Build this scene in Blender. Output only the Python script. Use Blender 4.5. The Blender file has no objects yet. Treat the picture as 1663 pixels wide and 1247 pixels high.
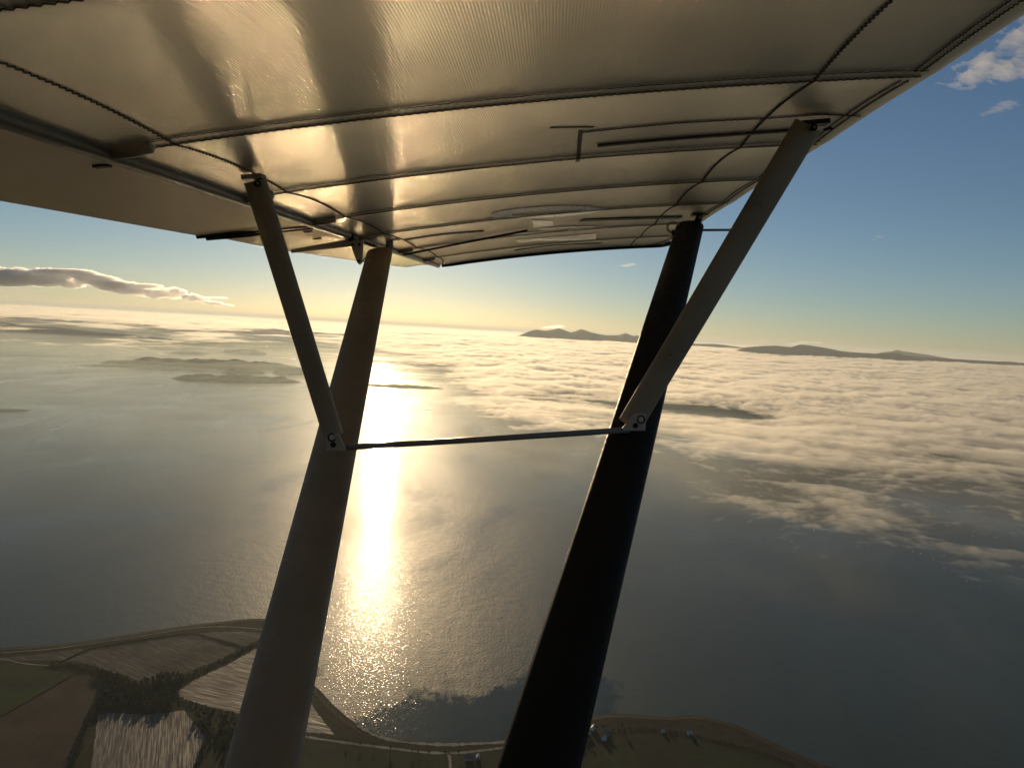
import bpy, bmesh, math, random
import numpy as np
from mathutils import Vector, Matrix

scene = bpy.context.scene
COL = scene.collection
R = math.radians
rnd = random.Random(7)

# ------------------------------------------------------------------ camera
W_, H_, F_ = 1663.0, 1247.0, 1233.0
ALT = 700.0
PITCH, ROLL = R(4.05), R(3.2)
fwd = np.array([0, math.cos(PITCH), -math.sin(PITCH)])
up0 = np.array([0, math.sin(PITCH), math.cos(PITCH)])
rt0 = np.array([1.0, 0, 0])
rt = math.cos(ROLL) * rt0 + math.sin(ROLL) * up0
up = -math.sin(ROLL) * rt0 + math.cos(ROLL) * up0
CAM = np.array([0, 0, ALT])
cam = bpy.data.cameras.new("camera")
cam_o = bpy.data.objects.new("camera", cam)
COL.objects.link(cam_o)
m = Matrix(((rt[0], up[0], -fwd[0], CAM[0]), (rt[1], up[1], -fwd[1], CAM[1]),
            (rt[2], up[2], -fwd[2], CAM[2]), (0, 0, 0, 1)))
cam_o.matrix_world = m
cam.sensor_fit = 'HORIZONTAL'
cam.sensor_width = 36.0
cam.lens = 36.0 * F_ / W_
cam.clip_start = 0.02
cam.clip_end = 400000.0
scene.camera = cam_o

# ------------------------------------------------------------------ light
SUN_AZ, SUN_EL = R(-9.6), R(9.5)        # azimuth from +Y towards +X
sun_dir = Vector((math.sin(SUN_AZ) * math.cos(SUN_EL), math.cos(SUN_AZ) * math.cos(SUN_EL), math.sin(SUN_EL)))
world = bpy.data.worlds.new("World")
scene.world = world
world.use_nodes = True
wn = world.node_tree.nodes
wl = world.node_tree.links
wn.clear()
sky = wn.new('ShaderNodeTexSky')
sky.sky_type = 'NISHITA'
sky.sun_disc = False
sky.sun_elevation = SUN_EL
sky.sun_rotation = SUN_AZ
sky.altitude = 700
sky.air_density = 0.9
sky.dust_density = 0.2
sky.ozone_density = 2.5
bg = wn.new('ShaderNodeBackground')
bg.inputs['Strength'].default_value = 0.078
wo = wn.new('ShaderNodeOutputWorld')
wl.new(sky.outputs[0], bg.inputs[0])
wl.new(bg.outputs[0], wo.inputs[0])
sun = bpy.data.lights.new("sun", 'SUN')
sun.energy = 4.2
sun.angle = R(0.53)
sun.color = (1.0, 0.73, 0.42)
sun_o = bpy.data.objects.new("sun", sun)
COL.objects.link(sun_o)
sun_o.rotation_euler = (-sun_dir).to_track_quat('-Z', 'Y').to_euler()
sun_o.location = (0, 0, 900)
scene.view_settings.view_transform = 'Standard'
scene.view_settings.look = 'None'
scene.view_settings.gamma = 1
scene.view_settings.exposure = -0.4

cy = scene.cycles
cy.use_denoising = True
try:
    cy.denoiser = 'OPENIMAGEDENOISE'
except Exception:
    pass
cy.max_bounces = 28
cy.diffuse_bounces = 6
cy.glossy_bounces = 3
cy.transmission_bounces = 2
cy.volume_bounces = 24
cy.transparent_max_bounces = 96
cy.caustics_reflective = True
cy.blur_glossy = 0.0
cy.sample_clamp_indirect = 0.0

# ------------------------------------------------------------------ helpers
def ray(px, py):
    d = fwd + rt * ((px - W_ / 2) / F_) - up * ((py - H_ / 2) / F_)
    return d

def at(px, py, depth):
    return CAM + ray(px, py) * depth

def ground(px, py, z=0.0):
    d = ray(px, py)
    t = (z - ALT) / d[2]
    return CAM + d * t

def c2w(x, y, z):            # camera space, x right, y down, z forward
    return CAM + rt * x - up * y + fwd * z

def tag(o, label=None, cat=None, group=None, kind=None):
    if label: o['label'] = label
    if cat: o['category'] = cat
    if group: o['group'] = group
    if kind: o['kind'] = kind
    return o

def empty(name, loc):
    o = bpy.data.objects.new(name, None)
    o.location = Vector(loc)
    o.empty_display_size = 0.2
    COL.objects.link(o)
    return o

WLOC = {}
def wloc(o):
    v = Vector((0, 0, 0))
    while o is not None:
        v = v + o.location
        o = o.parent
    return v

def obj(name, verts, faces, mat, parent=None, origin=None, smooth=True, uvs=None):
    """one mesh object from world coordinates"""
    base = wloc(parent) if parent is not None else Vector((0, 0, 0))
    org = Vector(origin) if origin is not None else (Vector((0, 0, 0)) if parent is None else base)
    me = bpy.data.meshes.new(name)
    V = np.asarray(verts, dtype=np.float64) - np.array(org)
    if isinstance(faces, np.ndarray):
        n = len(faces)
        k = faces.shape[1]
        me.vertices.add(len(V))
        me.vertices.foreach_set('co', V.astype(np.float32).ravel())
        me.loops.add(n * k)
        me.loops.foreach_set('vertex_index', faces.astype(np.int32).ravel())
        me.polygons.add(n)
        me.polygons.foreach_set('loop_start', np.arange(0, n * k, k, dtype=np.int32))
        me.update(calc_edges=True)
        me.validate()
    else:
        me.from_pydata([tuple(v) for v in V], [], faces)
    if smooth and len(me.polygons):
        me.polygons.foreach_set('use_smooth', [True] * len(me.polygons))
    if uvs is not None:
        lay = me.uv_layers.new(name='weave')
        li = np.zeros(len(me.loops), dtype=np.int32)
        me.loops.foreach_get('vertex_index', li)
        lay.data.foreach_set('uv', np.asarray(uvs, dtype=np.float32)[li].ravel())
    me.update()
    if mat is not None:
        me.materials.append(mat)
    o = bpy.data.objects.new(name, me)
    o.location = org - base
    COL.objects.link(o)
    if parent is not None:
        o.parent = parent
    return o

class MB:
    """collects pieces of one mesh"""
    def __init__(s): s.v, s.f = [], []
    def add(s, v, f):
        n = len(s.v)
        s.v += [tuple(p) for p in v]
        s.f += [tuple(i + n for i in q) for q in f]
        return s
    def box(s, c, ax, ay, az):
        c, ax, ay, az = map(np.asarray, (c, ax, ay, az))
        v = [c + sx * ax + sy * ay + sz * az for sz in (-1, 1) for sy in (-1, 1) for sx in (-1, 1)]
        return s.add(v, [(0, 2, 3, 1), (4, 5, 7, 6), (0, 1, 5, 4), (2, 6, 7, 3), (0, 4, 6, 2), (1, 3, 7, 5)])
    def loft(s, rings, cap=True):
        n = len(rings[0])
        v = [p for r in rings for p in r]
        f = []
        for i in range(len(rings) - 1):
            for j in range(n):
                k = (j + 1) % n
                f.append((i * n + j, i * n + k, (i + 1) * n + k, (i + 1) * n + j))
        if cap:
            f.append(tuple(reversed(range(n))))
            f.append(tuple((len(rings) - 1) * n + j for j in range(n)))
        return s.add(v, f)
    def tube(s, pts, r, n=8):
        pts = [np.asarray(p, float) for p in pts]
        rr = r if hasattr(r, '__len__') else [r] * len(pts)
        rings = []
        ref = np.array([0.31, 0.22, 0.93])
        for i, p in enumerate(pts):
            a = pts[max(i - 1, 0)]; b = pts[min(i + 1, len(pts) - 1)]
            t = (b - a) / (np.linalg.norm(b - a) + 1e-12)
            e1 = np.cross(t, ref); e1 /= np.linalg.norm(e1) + 1e-12
            e2 = np.cross(t, e1)
            rings.append([p + rr[i] * (math.cos(2 * math.pi * j / n) * e1 + math.sin(2 * math.pi * j / n) * e2) for j in range(n)])
        return s.loft(rings)
    def disc(s, c, nrm, r, h, n=12):
        c = np.asarray(c, float); nrm = np.asarray(nrm, float) / np.linalg.norm(nrm)
        return s.tube([c, c + nrm * h], r, n)
    def build(s, name, mat, parent=None, smooth=False, origin=None):
        o = obj(name, s.v, s.f, mat, parent, origin, smooth=smooth)
        bm = bmesh.new(); bm.from_mesh(o.data)
        bmesh.ops.recalc_face_normals(bm, faces=bm.faces[:])
        bm.to_mesh(o.data); bm.free()
        return o

def auto_smooth(o, ang=35):
    me = o.data
    me.polygons.foreach_set('use_smooth', [True] * len(me.polygons))
    bm = bmesh.new(); bm.from_mesh(me)
    for e in bm.edges:
        if len(e.link_faces) == 2 and e.calc_face_angle(0) > R(ang):
            e.smooth = False
    bm.to_mesh(me); bm.free()

# ---- numpy gradient noise
def _hash(ix, iy, seed):
    h = (ix.astype(np.int64) * 374761393 + iy.astype(np.int64) * 668265263 + seed * 1274126177) & 0xffffffff
    h = ((h ^ (h >> 13)) * 1274126177) & 0xffffffff
    return (h ^ (h >> 16)) & 0xffff

def pnoise(x, y, seed=0):
    x0 = np.floor(x); y0 = np.floor(y)
    fx = x - x0; fy = y - y0
    u = fx * fx * fx * (fx * (fx * 6 - 15) + 10); v = fy * fy * fy * (fy * (fy * 6 - 15) + 10)
    def g(dx, dy):
        a = _hash(x0 + dx, y0 + dy, seed) * (2 * np.pi / 65536)
        return np.cos(a) * (fx - dx) + np.sin(a) * (fy - dy)
    a = g(0, 0); b = g(1, 0); c = g(0, 1); d = g(1, 1)
    return 1.5 * ((a + (b - a) * u) + ((c + (d - c) * u) - (a + (b - a) * u)) * v)

def fbm(x, y, octv=4, seed=0, gain=0.5):
    s = np.zeros_like(x); a = 1.0; t = 0
    for i in range(octv):
        s += a * pnoise(x * 2 ** i, y * 2 ** i, seed + i * 17); t += a; a *= gain
    return s / t

def billow(x, y, octv=4, seed=0, gain=0.5):
    s = np.zeros_like(x); a = 1.0; t = 0
    for i in range(octv):
        s += a * (1 - 2 * np.abs(pnoise(x * 2 ** i, y * 2 ** i, seed + i * 17))); t += a; a *= gain
    return s / t

def sstep(a, b, x):
    t = np.clip((x - a) / (b - a), 0, 1)
    return t * t * (3 - 2 * t)

def inpoly(px, py, poly):
    px = np.asarray(px); py = np.asarray(py)
    ins = np.zeros(px.shape, bool)
    n = len(poly)
    for i in range(n):
        x1, y1 = poly[i][:2]; x2, y2 = poly[(i + 1) % n][:2]
        c = ((y1 > py) != (y2 > py)) & (px < (x2 - x1) * (py - y1) / (y2 - y1 + 1e-12) + x1)
        ins ^= c
    return ins

# ------------------------------------------------------------------ materials
def mat(name, color=(0.5, 0.5, 0.5), rough=0.5, metal=0.0, spec=0.5):
    mt = bpy.data.materials.new(name)
    mt.use_nodes = True
    b = mt.node_tree.nodes['Principled BSDF']
    b.inputs['Base Color'].default_value = (*color, 1)
    b.inputs['Roughness'].default_value = rough
    b.inputs['Metallic'].default_value = metal
    b.inputs['Specular IOR Level'].default_value = spec
    return mt, mt.node_tree.nodes, mt.node_tree.links, b

def ramp(n, l, src, stops):
    r = n.new('ShaderNodeValToRGB')
    e = r.color_ramp.elements
    while len(e) > 1: e.remove(e[-1])
    e[0].position = stops[0][0]; c = stops[0][1]
    e[0].color = (*c, 1) if hasattr(c, '__len__') else (c, c, c, 1)
    for p, c in stops[1:]:
        k = e.new(p); k.color = (*c, 1) if hasattr(c, '__len__') else (c, c, c, 1)
    l.new(src, r.inputs[0])
    return r.outputs[0]

def noise_tex(n, l, vec, scale, detail=4, rough=0.5, dist=0.0):
    t = n.new('ShaderNodeTexNoise')
    t.inputs['Scale'].default_value = scale
    t.inputs['Detail'].default_value = detail
    t.inputs['Roughness'].default_value = rough
    t.inputs['Distortion'].default_value = dist
    if vec is not None: l.new(vec, t.inputs['Vector'])
    return t.outputs['Fac']

def mapping(n, l, src, scale=(1, 1, 1), rot=(0, 0, 0)):
    mp = n.new('ShaderNodeMapping')
    mp.inputs['Scale'].default_value = scale
    mp.inputs['Rotation'].default_value = rot
    l.new(src, mp.inputs['Vector'])
    return mp.outputs[0]

def objco(n):
    return n.new('ShaderNodeTexCoord').outputs['Object']

def bump(n, l, b, src, strength, dist):
    bp = n.new('ShaderNodeBump')
    bp.inputs['Strength'].default_value = strength
    bp.inputs['Distance'].default_value = dist
    l.new(src, bp.inputs['Height'])
    l.new(bp.outputs[0], b.inputs['Normal'])
    return bp

def math_(n, l, op, a, b=None):
    q = n.new('ShaderNodeMath'); q.operation = op
    for i, s in enumerate((a, b)):
        if s is None: continue
        if isinstance(s, (int, float)): q.inputs[i].default_value = s
        else: l.new(s, q.inputs[i])
    return q.outputs[0]

# fabric: coated sailcloth with raised threads along the span
def fabric_material():
    mt, n, l, b = mat('sailcloth', (0.5, 0.46, 0.38), 0.40, 0, 1.0)
    uv = n.new('ShaderNodeTexCoord').outputs['UV']
    wv = n.new('ShaderNodeTexWave')
    wv.wave_type = 'BANDS'; wv.bands_direction = 'X'; wv.wave_profile = 'SIN'
    wv.inputs['Scale'].default_value = 2 * math.pi / 20 / 0.0034
    wv.inputs['Distortion'].default_value = 0.0
    l.new(uv, wv.inputs['Vector'])
    wx = n.new('ShaderNodeTexWave')
    wx.wave_type = 'BANDS'; wx.bands_direction = 'Y'; wx.wave_profile = 'SIN'
    wx.inputs['Scale'].default_value = 2 * math.pi / 20 / 0.0042
    l.new(uv, wx.inputs['Vector'])
    big = noise_tex(n, l, uv, 5.0, 3)
    dirt = noise_tex(n, l, mapping(n, l, uv, (3, 1, 1)), 9.0, 5, 0.6)
    col = ramp(n, l, dirt, [(0.25, (0.54, 0.475, 0.345)), (0.6, (0.63, 0.56, 0.42)), (0.8, (0.66, 0.595, 0.46))])
    h = math_(n, l, 'ADD', math_(n, l, 'MULTIPLY', wv.outputs['Fac'], 1.0), math_(n, l, 'MULTIPLY', wx.outputs['Fac'], 0.12))
    b1 = n.new('ShaderNodeBump'); b1.inputs['Strength'].default_value = 0.25; b1.inputs['Distance'].default_value = 0.0008
    l.new(h, b1.inputs['Height'])
    b2 = n.new('ShaderNodeBump'); b2.inputs['Strength'].default_value = 0.2; b2.inputs['Distance'].default_value = 0.010
    l.new(big, b2.inputs['Height'])
    l.new(b2.outputs[0], b1.inputs['Normal'])
    df = n.new('ShaderNodeBsdfDiffuse'); l.new(col, df.inputs['Color']); l.new(b1.outputs[0], df.inputs['Normal'])
    tr = n.new('ShaderNodeBsdfTranslucent'); tr.inputs['Color'].default_value = (0.94, 0.82, 0.60, 1)
    m1 = n.new('ShaderNodeMixShader'); m1.inputs[0].default_value = 0.42
    l.new(df.outputs[0], m1.inputs[1]); l.new(tr.outputs[0], m1.inputs[2])
    gl = n.new('ShaderNodeBsdfGlossy'); gl.inputs['Color'].default_value = (1, 0.95, 0.84, 1)
    gl.inputs['Roughness'].default_value = 0.52
    l.new(b1.outputs[0], gl.inputs['Normal'])
    fr = n.new('ShaderNodeFresnel'); fr.inputs['IOR'].default_value = 1.23
    mx = n.new('ShaderNodeMixShader')
    l.new(fr.outputs[0], mx.inputs[0]); l.new(m1.outputs[0], mx.inputs[1]); l.new(gl.outputs[0], mx.inputs[2])
    l.new(mx.outputs[0], n['Material Output'].inputs['Surface'])
    n.remove(b)
    return mt

def paint(name, col, rough, var=0.15, bscale=60):
    mt, n, l, b = mat(name, col, rough)
    co = objco(n)
    f = noise_tex(n, l, co, 6, 6, 0.65)
    lo = tuple(c * (1 - var) for c in col); hi = tuple(c * (1 + var) for c in col)
    l.new(ramp(n, l, f, [(0.3, lo), (0.7, hi)]), b.inputs['Base Color'])
    f2 = noise_tex(n, l, co, bscale, 3)
    l.new(ramp(n, l, f2, [(0.3, rough * 0.8), (0.7, min(1, rough * 1.25))]), b.inputs['Roughness'])
    return mt

M = {}
M['fabric'] = fabric_material()
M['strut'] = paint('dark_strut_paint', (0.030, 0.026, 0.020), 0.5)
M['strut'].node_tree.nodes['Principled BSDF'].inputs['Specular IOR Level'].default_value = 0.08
M['rear_strut'] = paint('glare_lightened_strut', (0.38, 0.29, 0.185), 0.6)  # paler than the front strut: window glare put into the base colour
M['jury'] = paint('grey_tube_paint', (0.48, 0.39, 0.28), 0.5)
M['metal'] = paint('brushed_alloy', (0.30, 0.27, 0.24), 0.35)
M['tube'] = paint('brown_tube_paint', (0.17, 0.14, 0.10), 0.4)
M['bracket'] = paint('alloy_bracket', (0.62, 0.54, 0.44), 0.45)
M['zinc'] = paint('zinc_bolt', (0.75, 0.70, 0.60), 0.35)
M['black'] = paint('black_trim', (0.012, 0.012, 0.012), 0.5)
M['thread'] = paint('brown_thread', (0.15, 0.105, 0.065), 0.8)
M['tape'] = paint('pocket_tape', (0.06, 0.055, 0.045), 0.6)
M['white'] = paint('white_vinyl', (0.92, 0.90, 0.82), 0.22)
M['bluegrey'] = paint('blue_grey_vinyl', (0.62, 0.66, 0.68), 0.25)
M['cabin'] = paint('dark_cabin_lining', (0.03, 0.03, 0.03), 0.8)

def volume_mat(name, color, density, g):
    mt = bpy.data.materials.new(name)
    mt.use_nodes = True
    n = mt.node_tree.nodes; l = mt.node_tree.links
    n.clear()
    o = n.new('ShaderNodeOutputMaterial')
    v = n.new('ShaderNodeVolumePrincipled')
    v.inputs['Color'].default_value = (*color, 1)
    v.inputs['Density'].default_value = density
    v.inputs['Anisotropy'].default_value = g
    l.new(v.outputs[0], o.inputs['Volume'])
    return mt

M['haze'] = volume_mat('haze', (0.84, 0.93, 0.93), 1.9e-5, 0.35)
M['stratus'] = volume_mat('stratus_cloud', (0.945, 0.92, 0.86), 0.0075, 0.6)
M['cumulus'] = volume_mat('cumulus_cloud', (0.975, 0.977, 0.982), 0.0052, 0.8)
M['cirrus'] = volume_mat('cirrus_cloud', (1, 1, 1), 0.0011, 0.5)
M['mist'] = volume_mat('sea_mist', (0.82, 0.93, 0.86), 0.00034, 0.45)

# ------------------------------------------------------------------ sea
def sea():
    nr, na = 620, 760
    r = 250 * np.exp(np.linspace(0, math.log(130000 / 250), nr))
    a = np.linspace(R(-62), R(62), na)
    A, Rr = np.meshgrid(a, r)
    X = Rr * np.sin(A); Y = Rr * np.cos(A) - 100
    V = np.stack([X, Y, np.zeros_like(X)], -1).reshape(-1, 3)
    idx = np.arange(nr * na).reshape(nr, na)
    Fq = np.stack([idx[:-1, :-1], idx[:-1, 1:], idx[1:, 1:], idx[1:, :-1]], -1).reshape(-1, 4)
    mt, n, l, b = mat('sea_water', (0.018, 0.044, 0.030), 0.25, 0, 0.5)
    b.inputs['IOR'].default_value = 1.333
    me_o = obj('sea', V, Fq, mt)
    calm_px = [(560, 1170), (574, 1162), (610, 1152), (642, 1144), (662, 1130), (682, 1121), (720, 1126), (756, 1131), (830, 1110), (900, 1080),
               (1000, 1090), (1000, 1300), (560, 1300)]
    calm2_px = [(440, 1030), (512, 1046), (514, 1062), (506, 1078), (512, 1092), (521, 1122), (480, 1120)]
    x, y = V[:, 0], V[:, 1]
    wx = x + 30 * fbm(x / 90, y / 90, 3, 5); wy = y + 40 * fbm(x / 90, y / 90, 3, 9)
    calm = np.zeros(len(V))
    for poly in (calm_px, calm2_px):
        pw = [ground(*p)[:2] for p in poly]
        sel = (y < 3000) & (np.abs(x) < 1500)
        c = np.zeros(len(V))
        for dx, dy in ((0, 0), (34, 0), (-34, 0), (0, 45), (0, -45), (22, 30), (-22, -30), (22, -30), (-22, 30)):
            c[sel] += inpoly(wx[sel] + dx, wy[sel] + dy, pw) / 9.0
        calm = np.maximum(calm, c)
    dist = np.hypot(x, y)
    attr = me_o.data.attributes.new('calm', 'FLOAT', 'POINT')
    attr.data.foreach_set('value', calm.astype(np.float32))
    co = objco(n)
    at_ = n.new('ShaderNodeAttribute'); at_.attribute_name = 'calm'
    cd = n.new('ShaderNodeVectorMath'); cd.operation = 'LENGTH'; l.new(co, cd.inputs[0])
    near = n.new('ShaderNodeMapRange')
    near.inputs['From Min'].default_value = 1100; near.inputs['From Max'].default_value = 5200
    near.inputs['To Min'].default_value = 0.105; near.inputs['To Max'].default_value = 0.075
    l.new(cd.outputs['Value'], near.inputs['Value'])
    l.new(near.outputs[0], b.inputs['Roughness'])
    b.inputs['Specular Tint'].default_value = (1.0, 0.97, 0.84, 1)
    # wind ruffled water: a second, wider lobe in ragged patches, absent where the water lies calm
    pat = noise_tex(n, l, mapping(n, l, co, (1, 0.5, 1), (0, 0, 0.3)), 0.0016, 6, 0.62, 0.8)
    pr = ramp(n, l, pat, [(0.36, 0.50), (0.47, 0.80), (0.58, 0.95), (0.7, 1.0)])
    edge = noise_tex(n, l, mapping(n, l, co, (1, 0.6, 1)), 0.045, 8, 0.72, 0.4)
    cm = ramp(n, l, math_(n, l, 'ADD', at_.outputs['Fac'], math_(n, l, 'MULTIPLY', math_(n, l, 'SUBTRACT', edge, 0.5), 1.9)), [(0.34, 0.0), (0.72, 1.0)])
    ruf = math_(n, l, 'MULTIPLY', pr, math_(n, l, 'SUBTRACT', 1.0, math_(n, l, 'MULTIPLY', cm, 0.93)))
    b2 = n.new('ShaderNodeBsdfPrincipled')
    b2.inputs['Base Color'].default_value = (0.018, 0.044, 0.030, 1)
    b2.inputs['IOR'].default_value = 1.333
    b2.inputs['Roughness'].default_value = 0.49
    b2.inputs['Specular Tint'].default_value = (1.0, 0.97, 0.82, 1)
    w1 = noise_tex(n, l, mapping(n, l, co, (1, 1.5, 1)), 0.16, 3, 0.55)
    w2 = noise_tex(n, l, co, 0.035, 3, 0.5)
    hh = math_(n, l, 'ADD', w1, math_(n, l, 'MULTIPLY', w2, 1.0))
    bump(n, l, b2, hh, 0.9, 1.0)
    bump(n, l, b, w1, 0.35, 0.5)
    mx = n.new('ShaderNodeMixShader')
    l.new(math_(n, l, 'MULTIPLY', ruf, 0.70), mx.inputs[0])
    l.new(b.outputs[0], mx.inputs[1]); l.new(b2.outputs[0], mx.inputs[2])
    # single wave faces that flash in the nearest water
    b3 = n.new('ShaderNodeBsdfPrincipled')
    b3.inputs['Base Color'].default_value = (0.010, 0.026, 0.022, 1)
    b3.inputs['IOR'].default_value = 1.333
    b3.inputs['Roughness'].default_value = 0.13
    w3 = noise_tex(n, l, mapping(n, l, co, (1, 1.25, 1)), 0.21, 1.5, 0.6)
    bump(n, l, b3, w3, 1.0, 0.62)
    fade = n.new('ShaderNodeMapRange')
    fade.inputs['From Min'].default_value = 1150; fade.inputs['From Max'].default_value = 2600
    fade.inputs['To Min'].default_value = 0.30; fade.inputs['To Max'].default_value = 0.0
    l.new(cd.outputs['Value'], fade.inputs['Value'])
    m3 = n.new('ShaderNodeMixShader')
    l.new(math_(n, l, 'MULTIPLY', fade.outputs[0], math_(n, l, 'SUBTRACT', 1.0, math_(n, l, 'MULTIPLY', cm, 0.45))), m3.inputs[0])
    l.new(mx.outputs[0], m3.inputs[1]); l.new(b3.outputs[0], m3.inputs[2])
    l.new(m3.outputs[0], n['Material Output'].inputs['Surface'])
    tag(me_o, 'grey green sea with a golden sun glint reaching to the horizon', 'sea', kind='structure')
sea()

# ------------------------------------------------------------------ cloud sea
def lens_cloud(name, X, Y, T, base, mt, under=0.25):
    """closed body with a lumpy top: top and bottom share vertices where the thickness is nil"""
    nr, na = T.shape
    Zt = base + T; Zb = base - under * T
    idx = np.arange(nr * na).reshape(nr, na)
    Vt = np.stack([X, Y, Zt], -1).reshape(-1, 3)
    zero = (T.reshape(-1) <= 0)
    idb = np.where(zero, np.arange(nr * na), np.arange(nr * na) + nr * na).reshape(nr, na)
    Vb = np.stack([X, Y, Zb], -1).reshape(-1, 3)
    def cells(i):
        return np.stack([i[:-1, :-1], i[:-1, 1:], i[1:, 1:], i[1:, :-1]], -1).reshape(-1, 4)
    keep = (~zero)[cells(idx)].any(1)
    top = cells(idx)[keep]
    bot = cells(idb)[keep][:, ::-1]
    V = np.concatenate([Vt, Vb]); Fq = np.concatenate([top, bot])
    used = np.zeros(len(V), bool); used[Fq.ravel()] = True
    new = np.cumsum(used) - 1
    return obj(name, V[used], new[Fq], mt)

HZ0 = H_ / 2 - F_ * math.tan(PITCH) / math.cos(ROLL)      # row of the true horizon at the image centre
def horizon_row(px):
    return HZ0 + math.tan(ROLL) * (px - W_ / 2)

def cloud_sea():
    nr, na = 900, 860
    r = 1500 * np.exp(np.linspace(0, math.log(100000 / 1500), nr))
    a = np.linspace(R(-37), R(40), na)
    A, Rr = np.meshgrid(a, r)
    X = Rr * np.sin(A); Y = Rr * np.cos(A)
    base = 130.0
    # nearest distance of cloud for each bearing, from rows below the horizon
    pts = [(-60, 34), (200, 31), (420, 27), (560, 28), (640, 52), (740, 84), (800, 118), (900, 134), (1000, 130), (1070, 138), (1150, 162),
           (1300, 184), (1500, 174), (1600, 172), (1760, 172)]
    azs = [math.atan2(px - W_ / 2, F_) for px, _ in pts]
    def lift(d): return 312 * float(sstep(6000, 24000, np.array(float(d))))
    dm = []
    for _, q in pts:
        d = 8000.0
        for _i in range(40): d = 0.5 * d + 0.5 * (ALT - base - lift(d) - 45) / (q / F_)
        dm.append(d)
    dmin = np.exp(np.interp(A, azs, np.log(dm)))
    q = np.log(Rr / dmin)                    # <0 nearer than the edge
    wx = X + 220 * fbm(X / 1500, Y / 1500, 3, 31); wy = Y + 220 * fbm(X / 1500, Y / 1500, 3, 47)
    big = fbm(wx / 2100, wy / 2100, 4, 3)
    mid = billow(wx / 620, wy / 620, 4, 11, 0.55)
    sml = billow(wx / 170, wy / 170, 3, 23, 0.5)
    far = sstep(5000, 16000, Rr)
    cov = -0.80 + 0.2 * sstep(-0.8, -0.2, q) + 1.05 * sstep(-0.5, 0.6, q) + 0.55 * sstep(0.3, 1.4, q)
    n = 0.95 * big + 0.42 * (mid - 0.2) + 0.22 * (sml - 0.2) * (1 - 0.6 * far) + 0.16 * billow(wx / 75, wy / 75, 3, 91, 0.6) * (1 - 0.7 * far)
    # open water seen through a gap in the cloud
    gx, gy = ground(1165, 668, base)[:2]
    hole = np.exp(-(((X - gx) / 520) ** 2 + ((Y - gy) / 600) ** 2))
    t = cov + n - 1.1 * hole
    T = np.clip(t, 0, None)
    T = 90 * (1 - np.exp(-1.2 * T ** 1.5)) * (0.66 + 0.55 * mid.clip(-0.3, 1) + 0.30 * sml * (1 - 0.5 * far) + 0.16 * billow(wx / 75, wy / 75, 2, 91, 0.6) * (1 - 0.8 * far)).clip(0.12, 2)
    T = T * (0.42 + 0.58 * sstep(0.0, 0.9, q))
    T[0, :] = T[-1, :] = 0; T[:, 0] = T[:, -1] = 0
    T = np.where(t <= 0, 0, T)
    o = lens_cloud('cloud_sea', X, Y, T, base + 312 * sstep(6000, 24000, Rr), M['stratus'])
    tag(o, 'broken sheet of low lumpy cloud spread over the sea to the horizon', 'clouds', kind='stuff')
cloud_sea()

# ------------------------------------------------------------------ the aircraft
AC = empty('light_aircraft', c2w(0, 0.3, -0.2))
tag(AC, 'high wing light aircraft with pale fabric wing on dark V struts', 'aircraft')

KH = 0.266
XV, YV = 0.0556, -0.1042
NUP = -np.array([0.09, 1, 0.0992]); NUP /= np.linalg.norm(NUP)
RIBS = [-0.35, 0.12, 0.60, 1.045, 1.49, 1.91, 2.36, 2.95, 3.5, 4.05]

def u_le(v):
    u = 0.548 + 0.026 * (v - 1.0)
    if v > 3.8: u -= 0.10 * ((v - 3.8) / 0.25) ** 2
    return u
U_H = -0.60

def surf_off(u, v):
    c = 0.016 * max(0.0, 1 - (u / 0.56) ** 2)
    if v < RIBS[-1]:
        for a, b in zip(RIBS, RIBS[1:]):
            if a <= v <= b:
                f = (v - a) / (b - a)
                ed = min(1.0, max(0.0, (u_le(v) - u) / 0.10))
                ed *= min(1.0, max(0.0, (u - U_H) / 0.085))
                c += 0.011 * (math.sin(math.pi * f) ** 0.8) * ed * min(1.0, (b - a) / 0.42)
                break
    return c

def wing_pt(u, v, off=0.0, flat=False):
    p = np.array([u + XV * v, -KH - 0.09 * u + YV * v, v])
    if not flat: off = off + surf_off(u, v)
    p = p + NUP * off
    return c2w(*p)

def wing_uv(px, py, h=0.0):
    """plane coordinates of a pixel, for a surface h above the plane"""
    vl = 495 - 0.09 * (px - 900)
    d = np.array([(px - W_ / 2) / F_, (py - H_ / 2) / F_, 1.0])
    n = np.array([0.09, 1, 0.0992])
    v = -(KH + h) / (n @ d)
    P = d * v
    return P[0] - XV * P[2], P[2]

def wing_uv_s(px, py):
    h = 0.0
    for _ in range(4):
        u, v = wing_uv(px, py, h)
        h = surf_off(u, v)
    return u, v

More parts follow.
